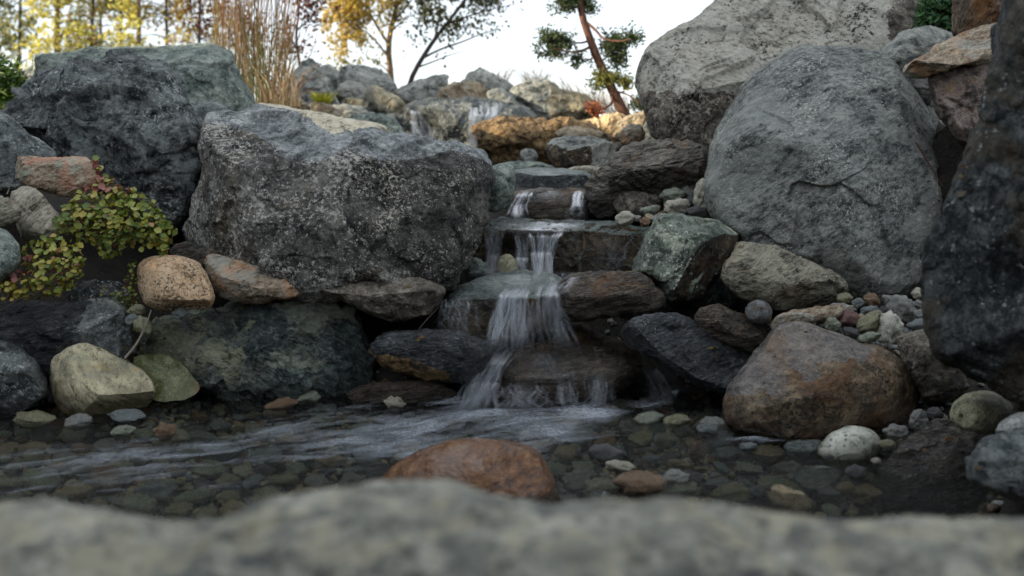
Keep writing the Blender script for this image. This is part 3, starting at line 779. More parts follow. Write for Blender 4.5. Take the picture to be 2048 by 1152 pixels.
rock('rock', 'yellow-brown stone standing behind the left strands of the main fall',
     [(986,560),(990,530),(1000,512),(1018,506),(1034,520),(1040,565),(1015,576)], 3.66, 'p_olive', seed=43, cuts=1, rounds=2, rough=0.02)
rock('rock', 'small blue-grey rock in the gap under the edge of the big dark boulder',
     [(930,540),(936,520),(950,514),(965,524),(985,535),(990,560),(960,570),(930,560)], 3.6, 'wetslate', seed=44, cuts=5)
rock('step_stone', 'flat grey-green stepping slab the main fall lands on',
     [(868,612),(885,596),(915,576),(960,556),(1010,543),(1070,541),(1120,552),(1135,580),(1130,640),(1100,680),(1000,690),(900,680),(870,650)],
     3.5, 'wetslate', D=0.32, seed=45, cuts=0, rough=0.035, planes=[(1000,588,0.8,-0.05,-0.22,1.0),(1000,640,0.85,-0.1,-1,-0.1)], p=3.6,
     mat2='brownface', zone=lambda px, py, n, j: n[:, 2] + j * 0.5 < 0.35)
rock('rock', 'brown layered rock right of the main fall under the green wedge rock',
     [(1102,590),(1118,565),(1150,548),(1215,541),(1290,551),(1318,575),(1335,605),(1310,628),(1250,632),(1200,632),(1152,643),(1122,632),(1106,612)],
     3.32, 'schistbrown', D=0.24, seed=46, cuts=4, rough=0.05, strata=(-0.15,0,1,34,0.016), planes=[(1200,560,0.55,0,-0.4,0.9)])
rock('rock', 'dark brown wet rock behind the lower water veil',
     [(1030,720),(1040,660),(1080,625),(1150,640),(1200,670),(1270,690),(1290,740),(1200,760),(1060,760)], 3.42, 'brownface', D=0.14, seed=47, cuts=4)
rock('rock', 'dark rock in the hollow left of the lower veil',
     [(860,680),(880,640),(950,650),(1000,680),(980,740),(880,740)], 3.5, 'black', D=0.1, seed=57, cuts=4)
rock('rock', 'low domed stone at the foot of the cascade under the water veil',
     [(932,785),(945,755),(968,725),(1020,700),(1075,690),(1140,690),(1200,700),(1250,718),(1292,748),(1300,780),(1270,815),(1150,835),(1020,835),(950,820)],
     3.3, 'schistbrown', D=0.26, seed=48, cuts=3, rough=0.04, strata=(0,0,1,28,0.018), planes=[(1100,725,0.7,0,-0.35,0.95)], p=3)
# --- right of the cascade
rock('boulder', 'dark layered overhanging rock with a pale weathered top, right of the steps',
     [(1172,380),(1180,358),(1205,338),(1240,305),(1262,288),(1290,282),(1340,283),(1395,286),(1414,298),(1420,335),(1408,372),(1365,392),(1310,400),(1260,400),(1232,425),(1205,438),(1186,425),(1176,400)],
     4.15, 'schist', D=0.34, seed=50, cuts=4, rough=0.05, strata=(0.55,0,1,30,0.022), planes=[(1300,310,0.6,-0.1,-0.5,0.85),(1300,390,0.5,0.1,-0.8,-0.6),(1230,350,0.7,-0.6,-0.7,0.3)], cat='boulder', mat2='schistpale', zone=lambda px, py, n, j: (n[:, 2] + j * 0.8 > 0.38))
rock('rock', 'small brown rock tucked beneath the dark overhanging rock',
     [(1224,408),(1232,390),(1250,380),(1290,383),(1325,394),(1338,408),(1330,428),(1285,436),(1238,430)], 4.0, 'flatgrey', D=0.12, seed=51, cuts=5, p=3)
rock('rock', 'wedge-shaped green rock with white veins pointing down, right of the main fall',
     [(1262,546),(1272,520),(1288,478),(1308,440),(1322,428),(1355,427),(1402,434),(1440,444),(1478,468),(1470,500),(1440,550),(1400,600),(1350,614),(1328,606),(1318,578),(1290,552)],
     3.5, 'greenwedge', D=0.30, seed=52, cuts=0, rough=0.03, rounds=0, p=2.4, lean=0.1,
     planes=[(1330,500,0.72,-0.25,-0.95,0.25),(1400,455,0.6,0.1,-0.6,0.8),(1430,520,0.55,0.6,-0.75,-0.25)],
     mat2='brownface', zone=lambda px, py, n, j: (n[:, 0] * 0.8 - n[:, 2] * 0.7 + j * 0.3 > 0.42) & (px > 1345))
rock('rock', 'dark rock filling the gap behind the green wedge rock',
     [(1310,560),(1380,590),(1440,540),(1480,560),(1470,620),(1400,650),(1320,640)], 3.75, 'dark', seed=53, cuts=3, D=0.1)
rock('rock', 'pale striped rock with orange streaks below the big round boulder',
     [(1444,562),(1450,530),(1468,500),(1482,489),(1515,487),(1560,497),(1620,528),(1672,548),(1696,572),(1692,592),(1668,604),(1620,618),(1572,622),(1515,612),(1472,590)],
     3.28, 'striped', D=0.20, seed=54, cuts=4, rough=0.04, strata=(0.45,0,1,30,0.014), planes=[(1560,520,0.55,0.15,-0.5,0.85)])
rock('rock', 'small layered brown rock between the black slab and the pale striped rock',
     [(1388,634),(1402,618),(1425,610),(1462,620),(1512,645),(1538,670),(1534,692),(1500,704),(1450,690),(1405,660)],
     3.12, 'schistbrown', D=0.13, seed=55, cuts=4, strata=(0.4,0,1,45,0.014), planes=[(1460,630,0.5,0.2,-0.5,0.85)])
rock('rock', 'black rough slab sloping down to the rusty boulder',
     [(1242,668),(1250,645),(1275,631),(1330,625),(1362,630),(1395,642),(1450,670),(1508,710),(1505,745),(1470,785),(1430,782),(1395,775),(1345,735),(1290,710),(1255,692)],
     3.1, 'black', D=0.20, seed=56, cuts=2, rough=0.035, planes=[(1380,690,0.55,0.35,-0.65,0.7)], p=3)
rock('boulder', 'big rusty brown boulder with a wet grey cap at the right water edge',
     [(1443,835),(1446,800),(1456,770),(1485,738),(1528,684),(1556,654),(1600,644),(1640,650),(1672,668),(1715,684),(1762,690),(1790,708),(1820,738),(1840,772),(1838,810),(1815,850),(1760,885),(1680,905),(1580,910),(1500,890),(1460,862)],
     2.86, 'rust', D=0.27, seed=58, cuts=2, cutmax=0.12, rough=0.03, rounds=2, p=2.6, cat='boulder', planes=[(1570,720,0.6,-0.3,-0.55,0.8)],
     mat2='rustgrey', zone=lambda px, py, n, j: (py + j * 150 < 800 - (px - 1500) * 0.45) & (py < 790))
rock('rock', 'flat tan rock lying along the top of the rusty boulder',
     [(1538,655),(1548,636),(1572,624),(1650,612),(1700,610),(1722,618),(1715,632),(1670,640),(1600,650),(1555,668)], 3.05, 'tanslab', D=0.09, seed=59, cuts=3)
rock('rock', 'round dark green stone between the striped rock and the rusty boulder',
     [(1488,625),(1496,606),(1515,598),(1535,604),(1546,622),(1542,642),(1520,652),(1498,645)], 3.06, 'p_dark', D=0.06, seed=60, cuts=1, rounds=2, rough=0.02)
rock('rock', 'brown rectangular rock behind the rusty boulder, under the dark leaning one',
     [(1795,680),(1806,666),(1850,660),(1890,680),(1925,720),(1935,770),(1900,810),(1855,815),(1835,770),(1810,730)], 2.8, 'flatgrey', D=0.14, seed=61, cuts=4, p=3)
rock('boulder', 'huge pale granite boulder at the top right with a dark underside',
     [(1272,172),(1276,148),(1290,112),(1330,74),(1378,44),(1420,15),(1460,-20),(1560,-90),(1800,-110),(1960,-60),(1980,60),(1930,160),(1800,240),(1560,330),(1440,330),(1330,285),(1300,262),(1284,215)],
     5.0, 'pale', D=0.75, back=1.2, seed=62, cuts=2, cutmax=0.1, rough=0.03, p=3.0, ctr=(1600,100), lean=0.5, cat='boulder',
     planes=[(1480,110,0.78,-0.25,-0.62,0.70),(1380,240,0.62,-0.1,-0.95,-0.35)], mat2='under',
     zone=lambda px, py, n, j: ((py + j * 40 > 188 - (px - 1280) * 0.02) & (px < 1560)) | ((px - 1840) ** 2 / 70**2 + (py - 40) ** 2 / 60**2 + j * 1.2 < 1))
rock('boulder', 'big rounded grey boulder on the right with white scratches',
     [(1408,385),(1408,350),(1416,300),(1440,240),(1470,205),(1502,165),(1545,130),(1590,105),(1640,92),(1700,93),(1745,97),(1785,115),(1832,150),(1868,200),(1895,262),(1912,330),(1905,430),(1875,540),(1840,610),(1760,640),(1680,620),(1620,580),(1540,540),(1480,500),(1435,450),(1415,415)],
     3.95, 'round', chip=0.45, D=0.62, back=0.8, seed=63, cuts=2, cutmax=0.10, rough=0.035, rounds=2, p=2.4, lean=0.35, cat='boulder', planes=[(1720,150,0.5,0.25,-0.5,0.82),(1560,180,0.6,-0.3,-0.55,0.78),(1540,380,0.75,-0.55,-0.8,0.1),(1800,380,0.8,0.5,-0.85,0.1)])
rock('rock', 'grey-green rock showing above the shoulder of the rounded boulder',
     [(1740,120),(1770,92),(1800,70),(1850,52),(1900,55),(1930,90),(1930,170),(1880,230),(1830,190),(1780,150)], 4.2, 'ridge', D=0.25, seed=64, cuts=3)
rock('rock', 'wedge-shaped tan rock with a dark crack, pointing left near the top right corner',
     [(1806,142),(1825,125),(1860,104),(1905,72),(1935,62),(1975,48),(2018,44),(2030,70),(2015,112),(1975,120),(1920,132),(1870,150),(1840,160),(1815,154)],
     3.6, 'tanslab', D=0.22, seed=65, cuts=4, rough=0.05, planes=[(1900,100,0.5,-0.1,-0.6,0.8)])
rock('rock', 'purple-brown angular rock under the tan wedge, right of the rounded boulder',
     [(1856,158),(1870,145),(1920,132),(1985,112),(2010,150),(1990,240),(1955,300),(1928,295),(1900,265),(1878,215)], 3.62, 'purple', D=0.24, seed=66, cuts=4, p=3)
rock('rock', 'dark brown rock in the gap below the purple-brown one',
     [(1870,240),(1910,265),(1960,300),(1950,380),(1900,400),(1880,330)], 3.75, 'brownface', D=0.12, seed=67, cuts=4)
rock('rock', 'brown fibrous-looking rock in the top right corner above the tan wedge',
     [(1905,72),(1908,20),(1906,-60),(2040,-70),(2070,20),(2050,70),(1990,60),(1935,72)], 3.8, 'bark', D=0.25, seed=68, cuts=3, p=3)
rock('boulder', 'towering dark blurred boulder leaning in along the right edge',
     [(2012,-90),(2008,0),(2000,50),(1988,110),(1966,200),(1944,290),(1912,360),(1886,410),(1870,465),(1858,560),(1852,620),(1862,675),(1890,715),(1930,745),(1990,780),(2060,800),(2260,810),(2360,500),(2360,100),(2280,-90)],
     2.25, 'leaning', chip=0.35, D=0.36, back=0.5, seed=69, cuts=2, cutmax=0.12, rough=0.05, p=2.6, lean=0.12, ctr=(2140,400), cat='boulder',
     planes=[(1960,450,0.55,-0.75,-0.65,0.1),(2050,720,0.6,-0.3,-0.7,-0.6)], hollows=[(2010,560,50,0.05)])
rock('rock', 'round dark tan stone under the leaning boulder at the right',
     [(1898,826),(1906,805),(1930,786),(1970,779),(2010,790),(2030,820),(2020,860),(1970,880),(1925,866),(1904,848)], 2.52, 'p_olive', D=0.12, seed=70, cuts=1, rounds=2, rough=0.02)
rock('rock', 'flat dark striped slab running into the water at the lower right',
     [(1735,975),(1755,945),(1790,900),(1835,860),(1880,838),(1945,850),(1985,880),(2000,950),(1990,1040),(1880,1060),(1780,1030)],
     2.42, 'schist', D=0.12, seed=71, cuts=1, rough=0.04, planes=[(1860,900,0.85,-0.2,-0.45,0.9)], p=3, lean=0.8, strata=(0.3,0.2,1,40,0.012))
rock('rock', 'blurred grey block in the lower right corner',
     [(1935,925),(1948,900),(1978,875),(2020,865),(2160,850),(2180,960),(2160,1010),(2040,1005),(1942,965)], 1.95, 'slate', D=0.16, seed=72, cuts=4, p=3, planes=[(2040,890,0.6,0,-0.4,0.9)])
rock('rock', 'small grey stone on top of the blurred block in the lower right corner',
     [(1990,868),(2000,845),(2030,825),(2120,820),(2140,870),(2060,885)], 2.05, 'p_grey', D=0.08, seed=73, cuts=3)
rock('rock', 'spotted pale stone at the waterline below the rusty boulder',
     [(1633,905),(1642,885),(1662,864),(1700,850),(1735,855),(1758,870),(1768,890),(1755,912),(1730,935),(1695,950),(1655,940)], 2.52, 'p_spot', D=0.10, seed=74, cuts=1, rounds=2, rough=0.02)
rock('rock', 'dark squared block beside the spotted pale stone',
     [(1568,895),(1575,882),(1620,878),(1645,882),(1642,910),(1635,930),(1580,935)], 2.56, 'wetslate', D=0.06, seed=75, cuts=3, p=3)
rock('rock', 'thin flat slab half under water below the spotted pale stone',
     [(1585,955),(1600,938),(1640,930),(1678,938),(1686,955),(1660,985),(1620,990),(1590,975)], 2.38, 'wetslate', D=0.10, seed=76, cuts=2, planes=[(1635,950,0.4,0,-0.3,1)])
rock('rock', 'wet red-brown rounded rock rising from the water in the foreground',
     [(755,960),(790,930),(832,902),(880,886),(940,879),(1000,879),(1040,885),(1075,900),(1098,930),(1116,975),(1125,1010),(1100,1090),(950,1110),(800,1090),(750,1010)],
     2.34, 'red', D=0.24, seed=77, cuts=1, cutmax=0.1, rough=0.02, rounds=2, p=2.4, planes=[(1060,930,0.55,0.5,-0.4,0.75)])
rock('foreground_rock', 'wide pale grey-green rock blurred across the bottom of the photo',
     [(-500,1074),(-200,1029),(0,1017),(120,1014),(230,1026),(330,1042),(420,1049),(480,1014),(540,982),(640,970),(740,970),(800,980),(900,986),(1000,1004),(1100,1014),(1200,1004),(1350,1002),(1600,1010),(1720,1026),(1850,1039),(2000,1034),(2150,1024),(2500,1074),(2600,1500),(2400,1900),(1000,2100),(-300,1900),(-600,1500)],
     0.76, 'near', D=0.14, back=0.28, seed=78, cuts=1, cutmax=0.06, rough=0.035, res=0.28, p=2.2, lean=0.75, ctr=(1000,1400), ground=False)

# --- ridge rocks far up
GR = 'grey rocks along the top of the ridge'
RID = [
 ('tall pointed grey ridge rock beside the tall grass', [(572,200),(580,160),(592,135),(608,119),(624,117),(638,130),(650,160),(672,195),(690,225),(640,240),(590,235)], 7.6, 'ridge'),
 ('grey ridge rock peeking up right of the pointed one', [(640,150),(642,132),(655,128),(675,138),(690,160),(690,210),(650,210)], 8.3, 'ridge'),
 ('widest grey ridge rock left of the orange-leaved tree', [(672,165),(678,140),(690,130),(735,132),(772,146),(790,165),(808,200),(800,235),(740,225),(690,215)], 8.0, 'ridge'),
 ('rounded grey ridge stone in front of the widest ridge rock', [(674,182),(680,168),(700,161),(722,166),(733,180),(728,198),(705,206),(682,200)], 7.2, 'ridge'),
 ('mottled tan ridge rock above a black gap, left of the upper fall', [(728,192),(730,178),(745,170),(765,180),(795,192),(814,212),(808,228),(775,228),(750,218),(733,205)], 7.0, 'ridgeyellow'),
 ('small orange-tan block on the flat light grey stone', [(686,204),(690,195),(732,199),(737,206),(733,219),(710,216),(688,210)], 6.9, 'ridgeyellow'),
 ('flat light grey stone under the orange-tan block', [(640,222),(660,210),(692,208),(735,216),(735,245),(690,250),(640,240)], 6.8, 'ridge'),
 ('dark flat stone below the yellow-green tuft', [(614,212),(624,204),(652,206),(676,218),(688,232),(660,238),(622,228)], 6.5, 'ridgebrown'),
 ('small brown stone at the foot of the tall grass', [(576,205),(585,197),(600,196),(614,206),(624,218),(610,226),(582,220)], 6.3, 'ridgebrown'),
 ('grey ridge rock with a sloping top left of the brown wedge', [(780,190),(800,176),(835,162),(870,151),(897,148),(896,168),(882,188),(868,208),(835,220),(800,222)], 7.8, 'ridge'),
 ('brown wedge-shaped ridge rock directly over the upper fall', [(866,200),(880,180),(900,167),(932,161),(960,166),(978,182),(982,204),(950,212),(905,208)], 7.2, 'ridgebrown'),
 ('highest grey ridge rock above the brown wedge', [(922,168),(932,150),(944,140),(962,138),(992,150),(1012,162),(1028,172),(1022,196),(980,200),(940,195)], 7.9, 'ridge'),
 ('grey ridge stone between the upper fall and the two-toned boulder', [(972,185),(990,177),(1012,180),(1028,196),(1040,215),(1030,235),(1000,225),(980,215)], 7.1, 'ridge'),
 ('two-toned ridge boulder, grey with painted yellow sunlight, left of the leaning conifer', [(1016,200),(1024,178),(1050,165),(1085,157),(1108,168),(1122,184),(1150,184),(1178,192),(1194,212),(1192,240),(1150,262),(1080,262),(1030,245)], 7.2, 'ridge'),
 ('sunlit sandy slab at the base of the leaning conifer', [(1145,262),(1165,244),(1200,232),(1242,226),(1262,240),(1260,270),(1200,290),(1160,285)], 6.2, 'sand'),
 ('brown rock right of the sandy slab under the granite boulder', [(1222,258),(1236,240),(1262,228),(1295,222),(1315,240),(1318,290),(1260,295),(1230,280)], 5.9, 'ridgebrown'),
 ('tan cube-shaped stone above the dark overhanging rock', [(1238,276),(1244,256),(1262,248),(1284,250),(1290,268),(1284,288),(1255,294),(1242,288)], 5.2, 'tanslab'),
 ('pale slanted stone behind the dark overhanging rock', [(1198,345),(1215,322),(1245,300),(1275,288),(1290,310),(1250,345),(1210,360)], 4.75, 'beige'),
 ('grey-blue rock squeezed beside the granite underside', [(1280,260),(1296,236),(1325,262),(1350,290),(1330,310),(1290,300)], 5.6, 'slate'),
 ('small grey stone peeking over the far left boulder', [(38,165),(45,140),(70,130),(90,150),(80,190),(45,195)], 5.8, 'ridge'),
 ('dark ridge stone closing the gap left of the upper fall', [(755,232),(775,222),(810,222),(830,235),(822,262),(780,262)], 7.3, 'dark'),
]
for i, (lab, ol, Y, m) in enumerate(RID):
    kw = {}
    if 'two-toned' in lab:
        kw = dict(mat2='ridgeyellow', zone=lambda px, py, n, j: (px + j * 25 > 1098), D=0.35)  # sunlight on the right half painted in with the yellower material
    rock('ridge_rock', lab, ol, Y, m, seed=100 + i, cuts=4, rough=0.06, res=1.6, group=GR if Y > 6.25 else None, **kw)

# ------------------------------------------------------------------ ground
def ground():
    pts = list(TERR)
    for y in np.arange(0.0, 3.05, 0.3):
        for x in np.arange(-1.5 if y > 2.0 else -2.4, 0.75, 0.3):
            pts.append((x, y, -0.075))
    for y in (1.4, 1.8, 2.2): pts += [(1.15, y, -0.02), (1.6, y, 0.10)]
    pts += [(1.0, 2.35, -0.04), (1.3, 2.6, 0.0), (1.3, 2.9, 0.12), (1.15, 3.05, 0.16), (0.85, 3.15, 0.12)]
    pts += [(-1.5, 3.25, 0.12), (-1.3, 3.35, 0.2), (-1.15, 3.5, 0.3), (-1.6, 3.5, 0.35), (-2.2, 3.4, 0.35)]
    pts += [(-0.15, 4.9, 0.45), (0.3, 4.95, 0.5), (0.0, 5.3, 0.55), (-0.4, 5.6, 0.6), (-0.6, 6.2, 0.62)]
    for x in np.arange(-9, 9.1, 1.0):
        pts += [(x, 9.0, 1.0), (x, 10.5, 0.98), (x, 12, 0.96)]
    for y in np.arange(0, 9, 0.8):
        pts += [(-3.8, y, 0.55 + 0.05 * y), (3.8, y, 0.6 + 0.05 * y), (-5.5, y, 0.8), (5.5, y, 0.9)]
    pts = np.array(pts)
    xs = np.r_[-300, -120, -50, -25, np.arange(-14, -3.6, 0.5), np.arange(-3.6, 3.6, 0.06), np.arange(3.6, 14, 0.5), 25, 50, 120, 300]
    ys = np.r_[-200, -60, -20, -8, np.arange(-4, 0.3, 0.4), np.arange(0.3, 9.6, 0.06), np.arange(9.6, 20, 0.6), 30, 50, 100, 200, 500]
    X, Y = np.meshgrid(xs, ys)
    q = np.c_[X.ravel(), Y.ravel()]
    Z = np.zeros(len(q))
    for i in range(0, len(q), 4000):
        d2 = ((q[i:i + 4000, None, :] - pts[None, :, :2]) ** 2).sum(2) + 0.004
        wgt = d2 ** -2.0
        Z[i:i + 4000] = (wgt * pts[:, 2]).sum(1) / wgt.sum(1)
    x, y = q.T
    # unseen bank added at the left: shades the stream, its gap lets sun through
    keep = (1 - sstep(3.3, 4.0, y)) + sstep(5.1, 5.8, y) * (1 - sstep(8.2, 9.0, y))
    shade_hill = 4.6 * np.exp(-((x + 9.0) / 2.0) ** 2) * keep * sstep(-16, -8, y)
    shade_hill = np.maximum(shade_hill, 2.6 * sstep(-1.5, -6.5, y) * np.exp(-(x / 16) ** 2))     # unseen bank added behind the camera to dim the frontal sky light
    Z = np.where(np.abs(x) > 6, np.where(y < 9, np.maximum(Z, 0.85), Z), Z) + shade_hill
    n = fbm(np.c_[q * 5, np.zeros(len(q))], 4)
    deep = (Z < -0.03)
    Z = Z + n * np.where(deep, 0.008, 0.03)
    # the soil never rises in front of a stone that lies on it
    bpy.context.view_layer.update()
    dg = bpy.context.evaluated_depsgraph_get()
    C0 = Vector(CAM)
    near = np.where((np.abs(x) < 3.2) & (y > 1.0) & (y < 8.6) & (np.abs(x) < 0.6 * y))[0]
    for i in near:
        z = Z[i]; k = 0
        while k < 22 and z > -0.25:
            d = Vector((x[i], y[i], z)) - C0
            L_ = d.length
            ok, loc, _n, _i, _o, _m = sc.ray_cast(dg, C0, d / L_)
            if not ok or (loc - C0).length < L_ - 0.06: break
            z -= 0.035; k += 1
        Z[i] = z
    G = Z.reshape(len(ys), len(xs)); O = G.copy()
    for a in (-1, 0, 1):
        for b in (-1, 0, 1):
            O = np.minimum(O, np.roll(np.roll(G, a, 0), b, 1) + 0.012)
    sel = ((np.abs(x) < 3.2) & (y > 1.6) & (y < 8.6)).reshape(G.shape)
    Z = np.where(sel, O, G).ravel()
    bed = sstep(3.0, 2.88, y) * sstep(-1.9, -1.75, x) * sstep(1.0, 0.85, x)
    Z = np.where(Z < 0.06, Z * (1 - bed) + bed * (-0.085 + n * 0.006), Z)
    V = np.c_[q, Z]
    nx, ny = len(xs), len(ys)
    a = (np.arange(ny - 1)[:, None] * nx + np.arange(nx - 1)).ravel()
    Fc = np.stack([a, a + 1, a + nx + 1, a + nx], 1)
    return mesh('ground', V, Fc, M['soil'], kind='structure'), (xs, ys, Z.reshape(ny, nx))
HILL_Y0, HILL_Y1 = 5.2, 6.6
gobj, (gx, gy, gz) = ground()
gobj['label'] = 'dark damp soil between and behind the rocks'

def gheight(x, y):
    i = int(np.clip(np.searchsorted(gx, x) - 1, 0, len(gx) - 2)); j = int(np.clip(np.searchsorted(gy, y) - 1, 0, len(gy) - 2))
    u = (x - gx[i]) / (gx[i + 1] - gx[i]); v = (y - gy[j]) / (gy[j + 1] - gy[j])
    return (gz[j, i] * (1 - u) + gz[j, i + 1] * u) * (1 - v) + (gz[j + 1, i] * (1 - u) + gz[j + 1, i + 1] * u) * v

# ------------------------------------------------------------------ depth probe (what stands behind a given sight line)
bpy.context.view_layer.update()
DEP = bpy.context.evaluated_depsgraph_get()
def probe(px, py):
    d = P(px, py, 3.0) - CAM
    d /= np.linalg.norm(d)
    ok, loc, nor, idx, ob, mat = sc.ray_cast(DEP, Vector(CAM), Vector(d))
    return np.array(loc) if ok else None

# ------------------------------------------------------------------ pebbles
import bmesh
def pebble_mesh(seed, sub=3, ang=False, amp=0.24):
    bm = bmesh.new()
    bmesh.ops.create_icosphere(bm, subdivisions=sub, radius=0.5)
    V = np.array([v.co[:] for v in bm.verts])
    rg = np.random.default_rng(seed)
    for _ in range(7 if ang else 3):
        nn = rg.normal(size=3); nn /= np.linalg.norm(nn)
        e = V @ nn - rg.uniform(0.26, 0.40)
        m = e > 0
        V[m] -= (e[m] * (0.95 if ang else 0.6))[:, None] * nn
    nrm = V / np.linalg.norm(V, axis=1)[:, None]
    V = V + nrm * (fbm(nrm * 1.3 + seed * 3.3, 3) * amp + fbm(nrm * 5 + seed, 3) * 0.03)[:, None]
    V /= (V.max(0) - V.min(0))
    for v, c in zip(bm.verts, V): v.co = c
    for f in bm.faces: f.smooth = True
    me = bpy.data.meshes.new('pebble'); bm.to_mesh(me); bm.free()
    return me
PM = [pebble_mesh(200 + i, 4 if i < 12 else 3, ang=(i % 4 == 3)) for i in range(16)]
PCACHE = {}
def pebble(i, mat, loc, dims, rot, label, group, name='pebble', cat='pebble'):
    k = (i % 16, mat)
    if k not in PCACHE:
        me = PM[i % 16].copy(); me.materials.append(M[mat]); PCACHE[k] = me
    o = bpy.data.objects.new(name, PCACHE[k]); C.objects.link(o)
    o.location = loc; o.scale = dims; o.rotation_euler = rot
    return tag(o, label, cat, group)

def pebble_px(i, px, py, wpx, hpx, Y, mat, label, group, ang=0.0, deep=None):
    c = P(px, py, Y); s = Y / F
    return pebble(i, mat, c, (wpx * s, (deep or (wpx + hpx) * 0.5) * s, hpx * s), (R(-10), R(ang), R(random.uniform(-15, 15))), label, group)

